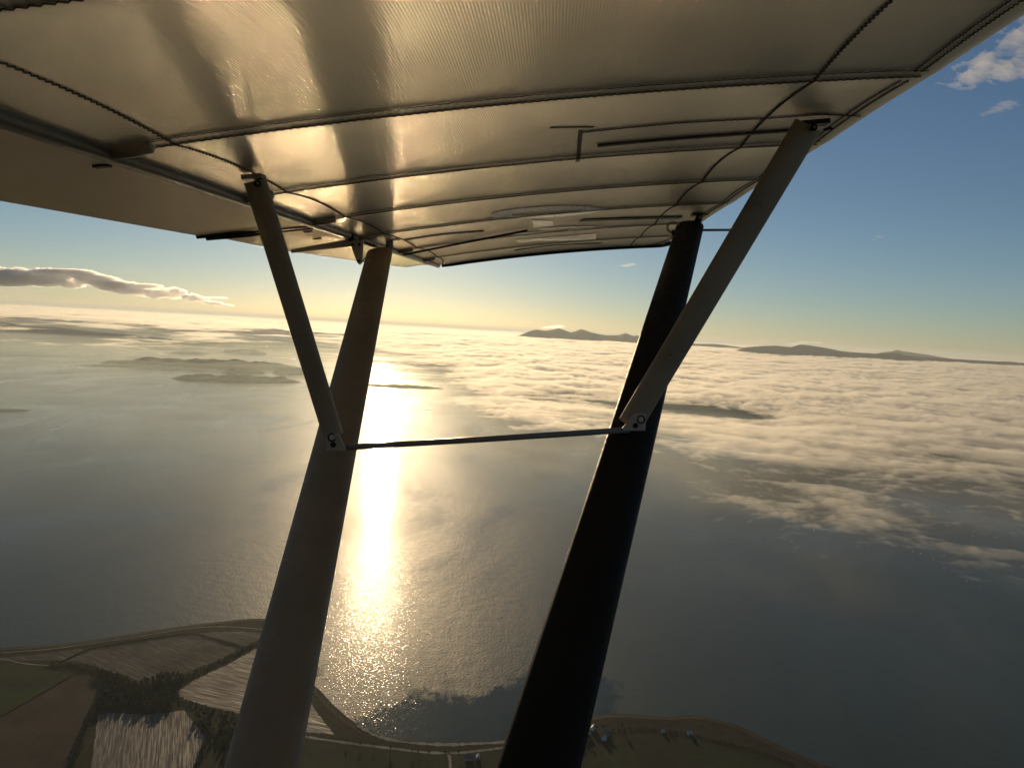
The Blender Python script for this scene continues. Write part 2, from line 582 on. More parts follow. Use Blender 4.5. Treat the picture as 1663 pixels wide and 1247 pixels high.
def build_wing():
    vs = []
    for a, b in zip(RIBS, RIBS[1:]):
        vs += list(np.linspace(a, b, 15)[:-1])
    vs.append(RIBS[-1])
    sec = []
    NU = 46
    rings, uvs = [], []
    for v in vs:
        le = u_le(v)
        ring, ruv = [], []
        rr = 0.040
        for i in range(NU):
            u = U_H + (le - rr - U_H) * i / (NU - 1)
            ring.append(wing_pt(u, v)); ruv.append((u, v))
        for k in range(1, 9):
            th = math.pi / 2 * k / 8
            u = le - rr + rr * math.sin(th)
            ring.append(wing_pt(u, v, rr * (1 - math.cos(th)), flat=False)); ruv.append((u, v))
        # upper skin back to the hinge
        for k in range(1, 25):
            f = k / 24
            u = le + (U_H - le) * f
            z = 0.04 + 0.10 * math.sin(math.pi * min(1, f * 1.25 + 0.0) ** 0.62 * 0.5) * (1 - f) ** 0.55 - 0.018 * f
            ring.append(wing_pt(u, v, max(z, 0.016), flat=True)); ruv.append((u, v))
        rings.append(ring); uvs.append(ruv)
    mb = MB(); mb.loft(rings)
    return obj('wing', mb.v, mb.f, M['fabric'], AC, smooth=True, uvs=[q for r in uvs for q in r])

wing = build_wing()
auto_smooth(wing, 40)

def zigzag(path, amp, period, r, drop=0.0012):
    """stitch thread along a path of (u, v) on the lower skin"""
    P = np.array(path, float)
    seg = np.r_[0, np.cumsum(np.hypot(*np.diff(P, axis=0).T))]
    L = seg[-1]
    k = max(4, int(L / (period / 2)))
    s = np.linspace(0, L, k + 1)
    U = np.interp(s, seg, P[:, 0]); V = np.interp(s, seg, P[:, 1])
    dU = np.gradient(U); dV = np.gradient(V); q = np.hypot(dU, dV)
    sg = np.where(np.arange(k + 1) % 2 == 0, 1, -1) * amp
    U2 = U - dV / q * sg; V2 = V + dU / q * sg
    return [wing_pt(u, v, -drop) for u, v in zip(U2, V2)]

def ribbon(path, w, h=0.001, drop=0.0):
    """flat strip lying on the lower skin"""
    P = np.array(path, float)
    rings = []
    for i, (u, v) in enumerate(P):
        a = P[max(0, i - 1)]; b = P[min(len(P) - 1, i + 1)]
        t = (b - a) / np.linalg.norm(b - a)
        nx, ny = -t[1] * w / 2, t[0] * w / 2
        rings.append([wing_pt(u + nx, v + ny, -drop), wing_pt(u + nx, v + ny, -drop - h),
                      wing_pt(u - nx, v - ny, -drop - h), wing_pt(u - nx, v - ny, -drop)])
    return rings

def seam(path, amp=0.0028, period=0.011, r=0.0011, name='seam'):
    amp *= 0.75; r *= 0.85
    mb = MB(); mb.tube(zigzag(path, amp, period, r), r, 5)
    mb.build(name, M['thread'], wing, smooth=True)

def tape(path, w, mt, name, h=0.0008):
    mb = MB(); mb.loft(ribbon(path, w, h)); mb.build(name, mt, wing)

def line(u0, u1, v0, v1=None, n=30):
    v1 = v0 if v1 is None else v1
    return [(u0 + (u1 - u0) * i / n, v0 + (v1 - v0) * i / n) for i in range(n + 1)]

for i, v in enumerate(RIBS[1:-1]):
    le = u_le(v) - 0.045
    u0 = -0.55 if v < 1.3 else -0.57
    seam(line(u0, le, v, n=40))
    seam(line(u0, le, v - 0.024, n=40), amp=0.0016, r=0.0008)
def span(u, v0, v1, n=120, du=0.0):
    return [(u + du * (v0 + (v1 - v0) * i / n - 1), v0 + (v1 - v0) * i / n) for i in range(n + 1)]
seam(span(-0.522, 0.1, 3.35, du=-0.004) + [(-0.54, 3.6), (-0.555, 3.8), (-0.59, 4.0)], amp=0.0024, r=0.0012, name='rear_seam')
seam(span(0.357, 0.1, 4.03, du=0.016), amp=0.0030, r=0.0013, name='front_seam')
for a, b in zip(RIBS[1:-1], RIBS[2:]):
    va, vb = a + 0.02, b - 0.02
    p = [(u_le(v) - 0.052, v) for v in np.linspace(va, vb, 30)]
    seam(p, amp=0.0018, r=0.0011, period=0.009, name='edge_seam')
    seam([(u - 0.011, v) for u, v in p], amp=0.0014, r=0.0010, period=0.008, name='edge_seam')
# half rib stitched line in the bay outboard of the first double seam, zip with its pull, and pockets
def px_path(pts, n=20):
    q = [wing_uv_s(*p) for p in pts]
    out = []
    for a, b in zip(q, q[1:]):
        out += [(a[0] + (b[0] - a[0]) * i / n, a[1] + (b[1] - a[1]) * i / n) for i in range(n)]
    return out + [q[-1]]
seam(px_path([(947, 215), (1100, 200), (1250, 192), (1398, 188)]), amp=0.002, r=0.0012, name='seam')
tape(px_path([(896, 208), (966, 207)]), 0.007, M['tape'], 'zip')
tape(px_path([(939, 263), (945, 212)]), 0.008, M['tape'], 'zip')
tape(px_path([(972, 236), (1080, 226), (1200, 217), (1301, 210)]), 0.010, M['tape'], 'batten_pocket', 0.003)
tape(px_path([(945, 357), (1030, 354), (1105, 352)]), 0.045, M['tape'], 'batten_pocket', 0.004)
tape(px_path([(660, 389), (720, 380), (785, 375)]), 0.030, M['tape'], 'batten_pocket', 0.003)
tape(px_path([(838, 406), (900, 398), (976, 395)]), 0.030, M['tape'], 'batten_pocket', 0.003)
# control cable running close under the skin
mb = MB(); cu = [wing_uv_s(*p) for p in ((655, 409), (750, 391), (857, 371))]
mb.tube([wing_pt(u, v, -0.012 + 0.002 * i) for i, (u, v) in enumerate(cu)], 0.0042, 6)
mb.build('cable', M['black'], wing, smooth=True)
# chord battens at the hinge end of each rib
for v in RIBS[3:-1]:
    c0, c1 = wing_pt(U_H - 0.004, v - 0.01, -0.004), wing_pt(-0.548, v - 0.012, -0.004)
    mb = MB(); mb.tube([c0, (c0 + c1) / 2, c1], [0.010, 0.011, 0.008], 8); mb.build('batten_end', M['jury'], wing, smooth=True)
# faded registration lettering far out along the wing
def patch(pts, mt, name='registration_mark'):
    q = [wing_uv_s(*p) for p in pts]
    v = [wing_pt(a, b, -0.0012) for a, b in q] + [wing_pt(a, b, -0.0022) for a, b in q]
    n = len(q)
    f = [tuple(range(n)), tuple(reversed(range(n, 2 * n)))] + [(i, n + i, n + (i + 1) % n, (i + 1) % n) for i in range(n)]
    obj(name, v, f, mt, wing, smooth=False)
patch([(865, 357), (898, 358), (901, 366), (868, 369)][::1], M['white'])
patch([(880, 369), (920, 367), (965, 366), (976, 368.5), (970, 372), (925, 374), (922, 370.5), (878, 373)], M['white'])
patch([(922, 370), (950, 368.5), (950, 371), (924, 374)], M['bluegrey'])
patch([(835, 377), (887, 374), (887, 378), (835, 381)], M['white'])
patch([(838, 389), (866, 387), (942, 381), (970, 378), (968, 387), (942, 388), (868, 391), (846, 394)], M['white'])
def ring_patch(cx, cy, rx, ry, rx2, ry2, mt):
    n = 40
    A_, B_ = [], []
    for i in range(n):
        th = 2 * math.pi * i / n
        A_.append(wing_uv_s(cx + rx * math.cos(th), cy + ry * math.sin(th) - 0.05 * rx * math.cos(th)))
        B_.append(wing_uv_s(cx + rx2 * math.cos(th), cy + ry2 * math.sin(th) - 0.05 * rx2 * math.cos(th)))
    v = [wing_pt(a, b, -0.0012) for a, b in A_] + [wing_pt(a, b, -0.0012) for a, b in B_] + \
        [wing_pt(a, b, -0.002) for a, b in A_] + [wing_pt(a, b, -0.002) for a, b in B_]
    f = []
    for i in range(n):
        k = (i + 1) % n
        f += [(i, k, n + k, n + i), (2 * n + i, 3 * n + i, 3 * n + k, 2 * n + k), (i, 2 * n + i, 2 * n + k, k), (n + i, n + k, 3 * n + k, 3 * n + i)]
    obj('registration_mark', v, f, mt, wing, smooth=False)
ring_patch(890, 343.5, 92, 9.0, 58, 4.0, M['bluegrey'])

# wing tip edge
mb = MB()
tp = [(U_H + (0.55 - U_H) * i / 24, 4.055) for i in range(25)] + [(0.565, 4.045), (0.585, 4.01), (0.60, 3.95)]
mb.tube([wing_pt(u, min(v, 4.05), 0.0, flat=False) - 0 for u, v in tp], 0.0125, 8)
mb.build('tip_edge', M['black'], wing, smooth=True)

# flaperons behind the wing: torque tube, fabric panel, hinge arm
def flap_pt(u, v, off=0.0):
    return wing_pt(u, v, off, flat=True)
mb = MB(); mb.tube([flap_pt(U_H - 0.012, v, -0.004) for v in np.linspace(-0.3, 4.0, 20)], 0.0125, 14)
hinge = mb.build('flap_tube', M['tube'], AC, smooth=True)
mb = MB()
for v in (2.25, ):
    mb.tube([flap_pt(U_H - 0.012, v, -0.004), flap_pt(U_H - 0.012, v + 0.05, -0.004)], 0.0155, 14)
mb.build('collar', M['black'], hinge, smooth=True)

def flap(name, v0, v1, te, label=None):
    """closed tapered panel between the tube and its trailing edge te(v)"""
    rings, uvs = [], []
    for v in np.linspace(v0, v1, 30):
        u1 = te(v); uh = U_H - 0.0262
        ring, ruv = [], []
        for i in range(16):
            u = uh + (u1 - uh) * i / 15
            ring.append(flap_pt(u, v, -0.004 + 0.004 * math.sin(math.pi * i / 15))); ruv.append((u, v))
        for i in range(15):
            f = 1 - i / 15
            u = uh + (u1 - uh) * f
            ring.append(flap_pt(u, v, 0.002 + 0.016 * (1 - f) ** 0.7)); ruv.append((u, v))
        ring.append(flap_pt(uh, v, 0.014)); ruv.append((uh, v))
        rings.append(ring); uvs += ruv
    mb = MB(); mb.loft(rings)
    o = obj(name, mb.v, mb.f, M['fabric'], AC, smooth=True, uvs=uvs)
    auto_smooth(o, 50)
    if label: o['label'] = label
    return o
flp = flap('flap', -0.3, 1.985, lambda v: -0.945 + 0.03 * (v - 1.3))
ail = flap('aileron', 2.015, 3.93, lambda v: -0.905 + 0.005 * max(0, v - 2) + 0.125 * max(0, (v - 2.55) / 1.35) ** 1.0)
# dark end battens at the gap between the two panels, small drain holes
for vv, pa in ((1.975, flp), (2.03, ail)):
    mb = MB(); mb.tube([flap_pt(-0.64, vv, -0.004), flap_pt(-0.78, vv, -0.006), flap_pt(-0.81, vv, -0.006), flap_pt(-0.93, vv, -0.004)], [0.002, 0.0025, 0.006, 0.0075], 8)
    mb.build('end_batten', M['black'], pa, smooth=True)
for px, py, pa in ((165, 265, flp), (500, 374, ail), (515, 385, ail)):
    u, v = wing_uv(px, py)
    mb = MB(); mb.box(flap_pt(u, v, -0.0045), (wing_pt(u + .011, v, 0, 1) - wing_pt(u, v, 0, 1)), (wing_pt(u, v + .006, 0, 1) - wing_pt(u, v, 0, 1)) * 1.0, NUP[0] * rt * .002 - NUP[1] * up * .002 + NUP[2] * fwd * .002)
    mb.build('drain_eyelet', M['black'], pa)
# aileron control horn: long arm and a triangular plate hanging from the tube, wire eye
dn = -(NUP[0] * rt - NUP[1] * up + NUP[2] * fwd)
ex = wing_pt(1, 1, 0, True) - wing_pt(0, 1, 0, True); ex /= np.linalg.norm(ex)
ey = wing_pt(0, 2, 0, True) - wing_pt(0, 1, 0, True); ey /= np.linalg.norm(ey)
D_H = 2.30
horn = MB()
h0 = at(474, 408, D_H + .02); h1 = at(575, 394, D_H); 
tv = np.array([0, 0, 1.0])
horn.loft([[h0 + ey * .006 - up * .006, h0 - ey * .006 - up * .006, h0 - ey * .006 + up * .004, h0 + ey * .006 + up * .004],
           [h1 + ey * .008 - up * .012, h1 - ey * .008 - up * .012, h1 - ey * .008 + up * .012, h1 + ey * .008 + up * .012]])
hn = horn.build('control_horn', M['bracket'], ail)
mb = MB()
tri = [at(567, 392, D_H - .012), at(590, 390, D_H - .012), at(588, 427, D_H - .012), at(584, 430, D_H - .012), at(580, 427, D_H - .012)]
mb.loft([tri, [p + ey * .006 for p in tri]])
mb.build('horn_plate', M['bracket'], hn)
for bx, by in ((573, 398), (584, 398), (583, 424)):
    mb = MB(); mb.disc(at(bx, by, D_H - .012), -fwd, 0.004, 0.004, 8); mb.build('bolt', M['black'], hn, smooth=False)
mb = MB()
cc = at(596, 423, D_H - .01)
mb.tube([cc + rt * .010 * math.cos(t) + up * .008 * math.sin(t) for t in np.linspace(0, 2 * math.pi, 17)], 0.002, 6)
mb.tube([at(585, 425, D_H - .01), at(591, 424, D_H - .01)], 0.0025, 6)
mb.build('cable_eye', M['metal'], hn, smooth=True)

# ---- struts
def strut_ring(p, t, chord_dir, chord, thick, n=28, sharp=0.35):
    c = chord_dir - t * (chord_dir @ t); c /= np.linalg.norm(c)
    w = np.cross(t, c)
    ring = []
    for i in range(n):
        th = 2 * math.pi * i / n
        x = math.cos(th); y = math.sin(th)
        y *= (1 - sharp * 0.5 * (1 - x)) if sharp else 1     # narrower towards the trailing edge
        ring.append(p + c * x * chord / 2 + w * y * thick / 2)
    return ring
CH = rt * 1.0
def strut(name, pa, pb, chord, thick, mt, ends=(0, 0), sharp=0.35, parent=AC):
    t = (pb - pa) / np.linalg.norm(pb - pa)
    L = np.linalg.norm(pb - pa)
    rings = []
    if ends[0]:
        for s, k in ((0.0, 0.55), (0.006, 0.8), (0.016, 0.95), (0.03, 1.0)):
            rings.append(strut_ring(pa + t * s, t, CH, chord * k, thick * k, sharp=sharp))
    else:
        rings.append(strut_ring(pa, t, CH, chord, thick, sharp=sharp))
    for s in np.linspace(0.05, L - 0.05, 8):
        rings.append(strut_ring(pa + t * s, t, CH, chord, thick, sharp=sharp))
    rings.append(strut_ring(pb, t, CH, chord, thick, sharp=sharp))
    mb = MB(); mb.loft(rings)
    o = mb.build(name, mt, parent)
    auto_smooth(o, 40)
    return o

def on_line(pa_px, da, pb_px, db, py):
    f = (py - pa_px[1]) / (pb_px[1] - pa_px[1])
    inv = 1 / da + (1 / db - 1 / da) * f
    return pa_px[0] + (pb_px[0] - pa_px[0]) * f, 1 / inv

RS_T, RS_TD, RS_B, RS_BD = (617.5, 406), 2.60, (425, 1247), 0.876
FS_T, FS_TD, FS_B, FS_BD = (1122, 363), 2.70, (874, 1247), 0.876
def strut_pt(which, py):
    a = (RS_T, RS_TD, RS_B, RS_BD) if which == 'r' else (FS_T, FS_TD, FS_B, FS_BD)
    x, d = on_line(*a, py)
    return at(x, py, d)
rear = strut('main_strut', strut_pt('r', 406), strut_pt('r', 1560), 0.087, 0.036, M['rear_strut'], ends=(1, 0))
rear['label'] = 'rear main strut, colour lightened for glare'
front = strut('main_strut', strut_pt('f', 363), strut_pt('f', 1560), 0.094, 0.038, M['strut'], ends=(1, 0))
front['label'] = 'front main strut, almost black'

# top fittings: plate on the wing, lug and bolt
def fitting(px, py, plate_px, pa, d):
    q = at(px, py, d)
    top = at(*plate_px, d)
    mb = MB(); mb.tube([q - (top - q) * .3, q, top], [0.016, 0.014, 0.011], 10)
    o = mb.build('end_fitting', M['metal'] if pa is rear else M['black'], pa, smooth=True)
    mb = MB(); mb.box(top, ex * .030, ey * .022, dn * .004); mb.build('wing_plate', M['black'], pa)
    mb = MB(); mb.tube([q + (top - q) * .5 - fwd * .02, q + (top - q) * .5 + fwd * .02], 0.007, 8); mb.build('bolt', M['metal'], pa, smooth=True)
fitting(632, 404, (633, 389), rear, 2.61)
fitting(1133, 362, (1137, 348), front, 2.70)

# jury struts
JR_T, JR_TD = at(414, 294, 1.315), 1.315
JR_B = at(541, 706, 1.462)
JF_T = at(1312, 204, 1.285)
JF_B = at(1024, 688, 1.490)
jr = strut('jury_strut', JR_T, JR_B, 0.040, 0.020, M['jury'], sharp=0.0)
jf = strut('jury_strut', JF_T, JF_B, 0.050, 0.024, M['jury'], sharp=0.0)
for (px, py, d, pa) in ((418, 298, 1.30, jr), (1322, 207, 1.268, jf)):
    mb = MB(); mb.tube([at(px, py, d), at(px, py, d + .03)], 0.0062, 10); mb.build('bolt', M['black'], pa, smooth=True)
    mb = MB(); mb.tube([at(px, py, d - .004), at(px, py, d)], 0.0030, 10); mb.build('bolt_tip', M['metal'], pa, smooth=True)
for px, py, d, pa in ((1147, 468, 1.365, jf), (1090, 575, 1.42, jf), (1235, 330, 1.30, jf), (440, 392, 1.335, jr), (486, 545, 1.385, jr)):
    mb = MB(); mb.tube([at(px, py, d - .014), at(px, py, d + .01)], [0.0018, 0.0024], 8); mb.build('rivet', M['metal'], pa, smooth=True)
mb = MB(); mb.box(at(412, 288.5, 1.32), ex * .017, ey * .012, dn * .004); mb.build('wing_plate', M['metal'], jr)
mb = MB(); mb.box(at(1322, 200.5, 1.30), ex * .024, ey * .012, dn * .004); mb.build('wing_plate', M['black'], jf)
mb = MB(); mb.tube([at(1338, 212, 1.30), at(1349, 208, 1.30), at(1352, 211, 1.30)], 0.0025, 6); mb.build('safety_pin', M['black'], jf, smooth=True)

# joint brackets and the tube between the struts
def bracket(poly, d, bolts, hole, parent):
    mb = MB()
    a = [at(x, y, d) for x, y in poly]
    mb.loft([a, [p + fwd * .004 for p in a]])
    o = mb.build('bracket', M['bracket'], parent)
    bv = o.modifiers.new('bevel', 'BEVEL'); bv.width = 0.0012; bv.segments = 2
    for x, y in bolts:
        mb = MB(); mb.tube([at(x, y, d - .005), at(x, y, d + .002)], 0.0058, 6); mb.tube([at(x, y, d - .008), at(x, y, d - .0051)], 0.0032, 10)
        mb.build('bolt', M['zinc'], o)
        mb = MB(); mb.tube([at(x, y, d - .0012), at(x, y, d + .0008)], 0.0082, 16); mb.build('washer', M['black'], o)
    x, y = hole
    mb = MB(); mb.tube([at(x, y, d - .0015), at(x, y, d + .0005)], 0.0052, 14); mb.build('hole_plug', M['black'], o)
    return o
bracket([(530.5, 704), (549, 703.5), (561.5, 728), (561.5, 732), (530, 732)], 1.410, [(539, 710)], (541, 722), rear)
bracket([(1030, 671), (1050, 670.5), (1048, 699.5), (1013, 699.5), (1010, 696)], 1.462, [(1041, 681)], (1032, 691), front)
mb = MB(); mb.tube([at(552, 727, 1.420), at(780, 713.5, 1.456), at(1022, 698, 1.470)], 0.0058, 12)
mb.build('cross_tube', M['metal'], AC, smooth=True)

# pitot tube by the front strut, tie loop near its top
mb = MB(); mb.tube([at(1120, 374, 2.62), at(1215, 373.5, 2.62)], 0.0045, 8); mb.build('pitot_tube', M['metal'], AC, smooth=True)
mb = MB()
cc = at(1094, 370, 2.66)
mb.tube([cc + rt * .022 * math.cos(t) + up * .018 * math.sin(t) for t in np.linspace(0.6, 2 * math.pi - 0.4, 24)], 0.0042, 8)
mb.build('tie_loop', M['bracket'], AC, smooth=True)
mb = MB(); mb.tube([at(1091, 378, 2.65), at(1103, 378, 2.65)], 0.010, 8); mb.build('tie_clamp', M['black'], AC, smooth=True)

# cabin behind the open side window
def cabin():
    mb = MB()
    o = lambda x, y, z: c2w(x, y, z)
    X0, X1, Y0, Y1, Z0, Z1 = -1.6, 1.3, -0.235, 1.0, -1.15, -0.10
    def pan(a, b, c, d, t):
        a, b, c, d, t = map(np.asarray, (a, b, c, d, t))
        q = [a, b, c, d]
        mb.loft([[o(*p) for p in q], [o(*(p + t)) for p in q]])
    pan((X0, Y0, Z0), (X1, Y0, Z0), (X1, Y1, Z0), (X0, Y1, Z0), (0, 0, -.02))        # far side
    pan((X0, Y1, Z0), (X1, Y1, Z0), (X1, Y1, Z1), (X0, Y1, Z1), (0, .02, 0))        # floor
    pan((X0, Y0, Z0), (X0, Y1, Z0), (X0, Y1, Z1), (X0, Y0, Z1), (-.02, 0, 0))
    pan((X1, Y0, Z0), (X1, Y1, Z0), (X1, Y1, Z1), (X1, Y0, Z1), (.02, 0, 0))
    pan((X0, 0.42, Z1), (X1, 0.42, Z1), (X1, Y1, Z1), (X0, Y1, Z1), (0, 0, .02))    # door below the window
    mb.build('cabin', M['cabin'], AC)
cabin()
# ------------------------------------------------------------------ haze
def haze_box():
    mb = MB(); mb.box((0, 40000, 460), (100000, 0, 0), (0, 100000, 0), (0, 0, 461))
    o = mb.build('haze', M['haze'], None)
    tag(o, 'pale sunlit haze lying over the sea', 'haze', kind='stuff')
haze_box()
# ------------------------------------------------------------------ hills and islands
def terrain_mat(name, a, b_, scale):
    mt, n, l, b = mat(name, a, 0.9, 0, 0.2)
    f = noise_tex(n, l, objco(n), scale, 6, 0.6)
    l.new(ramp(n, l, f, [(0.35, a), (0.65, b_)]), b.inputs['Base Color'])
    return mt
M['hill'] = terrain_mat('haze_blued_hillside', (0.011, 0.025, 0.050), (0.020, 0.040, 0.070), 0.0012)  # blue of the hazy distance is put into the hillside colour
M['island'] = terrain_mat('island_turf', (0.018, 0.024, 0.018), (0.036, 0.040, 0.028), 0.006)

def ridge(name, prof, dist, depth, label, seed):
    px = np.array([p[0] for p in prof], float); py = np.array([p[1] for p in prof], float)
    xs = np.linspace(px[0], px[-1], 180)
    ys = np.interp(xs, px, py)
    ts = np.linspace(-1, 1, 41)
    V = []
    for t in ts:
        for i, (x, y) in enumerate(zip(xs, ys)):
            c = at(x, y, dist)
            h = max(c[2], 0)
            e = np.array([ray(x, y)[0], ray(x, y)[1], 0.0]); e /= np.linalg.norm(e)
            p = c + e * (t * depth)
            V.append([p[0], p[1], h * math.exp(-(t * 1.7) ** 2)])
    V = np.array(V)
    f = fbm(V[:, 0] / 1300, V[:, 1] / 1300, 4, seed)
    tt = np.repeat(ts, len(xs))
    V[:, 2] = V[:, 2] * (1 + 0.5 * f * np.minimum(1, np.abs(tt) * 4)) - 30
    idx = np.arange(len(V)).reshape(len(ts), len(xs))
    Fq = np.stack([idx[:-1, :-1], idx[:-1, 1:], idx[1:, 1:], idx[1:, :-1]], -1).reshape(-1, 4)
    o = obj(name, V, Fq, M['hill'])
    tag(o, label, 'hills', kind='structure')
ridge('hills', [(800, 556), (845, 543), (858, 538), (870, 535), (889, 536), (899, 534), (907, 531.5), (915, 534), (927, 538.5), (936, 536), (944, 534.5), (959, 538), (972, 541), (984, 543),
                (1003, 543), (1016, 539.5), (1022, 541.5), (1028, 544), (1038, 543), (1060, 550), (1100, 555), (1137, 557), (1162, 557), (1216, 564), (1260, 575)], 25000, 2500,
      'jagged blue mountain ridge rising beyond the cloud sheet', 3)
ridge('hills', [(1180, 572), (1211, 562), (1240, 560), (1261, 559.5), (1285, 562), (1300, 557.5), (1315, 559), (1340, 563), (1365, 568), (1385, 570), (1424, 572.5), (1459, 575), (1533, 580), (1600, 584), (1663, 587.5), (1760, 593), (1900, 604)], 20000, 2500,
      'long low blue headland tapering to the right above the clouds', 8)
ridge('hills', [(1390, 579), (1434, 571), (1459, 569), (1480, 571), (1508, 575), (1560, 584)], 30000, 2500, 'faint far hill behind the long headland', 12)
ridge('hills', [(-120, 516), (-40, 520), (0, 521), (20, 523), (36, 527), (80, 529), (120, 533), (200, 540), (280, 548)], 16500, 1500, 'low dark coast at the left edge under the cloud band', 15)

def island(px0, px1, row, hpx, deep, seed, label):
    c = ground((px0 + px1) / 2, row); d = np.linalg.norm(c - CAM)
    a = (px1 - px0) / 2 / F_ * d; h = hpx / F_ * d
    e = np.array([c[0], c[1], 0]); e /= np.linalg.norm(e); s_ = np.array([e[1], -e[0], 0])
    nx, ny = 90, 40
    U, Vv = np.meshgrid(np.linspace(-1.15, 1.15, nx), np.linspace(-1.15, 1.15, ny))
    rad = np.hypot(U, Vv) + 0.35 * fbm(U * 3.0 + seed, Vv * 1.6, 3, seed)
    deep = deep * 0.6
    hh = np.clip(1 - rad, -0.2, 1)
    z = h * np.where(hh > 0, np.minimum(1, hh * 2.6) ** 0.7 * (0.72 + 0.5 * fbm(U * 5 + seed, Vv * 3, 4, seed + 5)), hh)
    P = c[None, None, :2] + (U * a)[..., None] * s_[:2] + ((Vv + 1) * a * deep)[..., None] * e[:2]
    V = np.concatenate([P, z[..., None]], -1).reshape(-1, 3)
    idx = np.arange(nx * ny).reshape(ny, nx)
    Fq = np.stack([idx[:-1, :-1], idx[:-1, 1:], idx[1:, 1:], idx[1:, :-1]], -1).reshape(-1, 4)
    o = obj('island', V, Fq, M['island'])
    tag(o, label, 'island', kind='structure')
for q in ((195, 480, 598, 12, .55, 3, 'long hilly island, largest of the group left of the strut'),
          (138, 205, 595, 2, .5, 4, 'thin spit of land trailing off the long island'),
          (296, 480, 620, 9, .45, 6, 'flat island nearest the camera beside the strut'),
          (366, 428, 607, 8, .6, 9, 'small wooded islet between the two larger islands'),
          (366, 430, 574, 6, .8, 11, 'oval island behind the long island'),
          (282, 332, 575, 3, .8, 13, 'thin islet beyond the long island'),
          (236, 312, 558, 4, 1.2, 16, 'pale low island far out under the cloud band'),
          (312, 470, 565, 5, 1.2, 18, 'wide pale island far out by the strut'),
          (108, 162, 561, 2, 1.0, 21, 'narrow pale islet far to the left'),
          (205, 276, 567, 2, 1.0, 22, 'narrow pale islet left of the oval island'),
          (445, 500, 607, 9, .6, 25, 'humped islet seen behind the jury strut'),
          (-60, 30, 669, 3, .4, 27, 'dark low skerry at the left edge of the sea'),
          (1104, 1142, 705, 2, .4, 33, 'thin dark skerry right of the front strut'),
          (590, 720, 630, 3.5, .5, 37, 'low bar of land crossing the sun glint')):
    island(*q)

# ------------------------------------------------------------------ clouds above the haze
def puff_cloud(name, blobs, dist, mt, label, cat, seed, kind=None, voxel=62, puffs=40):
    """cauliflower body of many round puffs fused into one skin"""
    rr = random.Random(seed)
    bm = bmesh.new()
    px1 = dist / F_
    def ball(p, sx, sy, sz):
        g = bmesh.ops.create_icosphere(bm, subdivisions=2, radius=1.0)
        for v in g['verts']:
            q = np.array(v.co)
            v.co = p + rt * q[0] * sx + fwd * q[1] * sy + up * q[2] * sz
    for (x, y, rx, ry) in blobs:
        c = at(x, y, dist)
        ball(c, rx * px1, rx * px1 * 0.6, ry * px1)
        k = int(puffs * max(1, rx / 20))
        for _ in range(k):
            th = rr.uniform(0, 2 * math.pi); ph = rr.uniform(-0.25, 1) * math.pi / 2
            d = np.array([math.cos(th) * math.cos(ph), math.sin(th) * math.cos(ph), math.sin(ph)])
            p = c + rt * d[0] * rx * px1 + fwd * d[1] * rx * .6 * px1 + up * d[2] * ry * px1 * .95
            s_ = ry * px1 * rr.uniform(.08, .5)
            ball(p, s_ * 1.5, s_ * 1.2, s_)
    me = bpy.data.meshes.new(name); bm.to_mesh(me); bm.free()
    me.materials.append(mt)
    o = bpy.data.objects.new(name, me); COL.objects.link(o)
    md = o.modifiers.new('skin', 'REMESH'); md.mode = 'VOXEL'; md.voxel_size = voxel
    tag(o, label, cat, kind=kind)
    return o
puff_cloud('cloud_bank', [(15, 452, 62, 13), (-70, 448, 80, 18), (78, 456, 34, 10), (118, 462, 20, 7), (140, 457, 26, 5), (100, 443, 60, 5), (150, 450, 34, 4), (172, 462, 26, 10)], 80000, M['cumulus'],
           'large dark bellied cloud bank with golden rim at the left edge', 'cloud', 3)
puff_cloud('cloud_bank', [(205, 470, 26, 10), (190, 467, 24, 8), (222, 473, 16, 8), (232, 464, 34, 2.5)], 80500, M['cumulus'], 'grey cumulus heap next to the large bank', 'cloud', 5)
puff_cloud('cloud_bank', [(252, 477, 18, 9), (266, 477, 14, 7), (283, 478, 13, 9), (296, 479, 9, 7)], 81000, M['cumulus'], 'double headed grey cumulus in the middle of the row', 'cloud', 8)
puff_cloud('cloud_bank', [(312, 484, 15, 6), (328, 487, 11, 4.5), (345, 492, 18, 2.6), (365, 496, 16, 2), (350, 484, 22, 1.4)], 81500, M['cumulus'], 'ragged thin tail of the cloud row by the jury strut', 'cloud', 11)
puff_cloud('cap_cloud', [(905, 530.5, 13, 2.2), (893, 532, 14, 1.2)], 24500, M['cumulus'], 'bright little cap cloud on the jagged mountain ridge', 'cloud', 14, voxel=16)
puff_cloud('cap_cloud', [(1305, 556, 14, 2), (1290, 559, 12, 1.6), (1325, 556.5, 14, 1.3)], 19500, M['cumulus'], 'bright cap cloud on the long headland', 'cloud', 15, voxel=14)
puff_cloud('cap_cloud', [(1403, 568.5, 18, 2), (1420, 570, 12, 1.6)], 19500, M['cumulus'], 'flat white cloud right of the headland summit', 'cloud', 16, voxel=14)

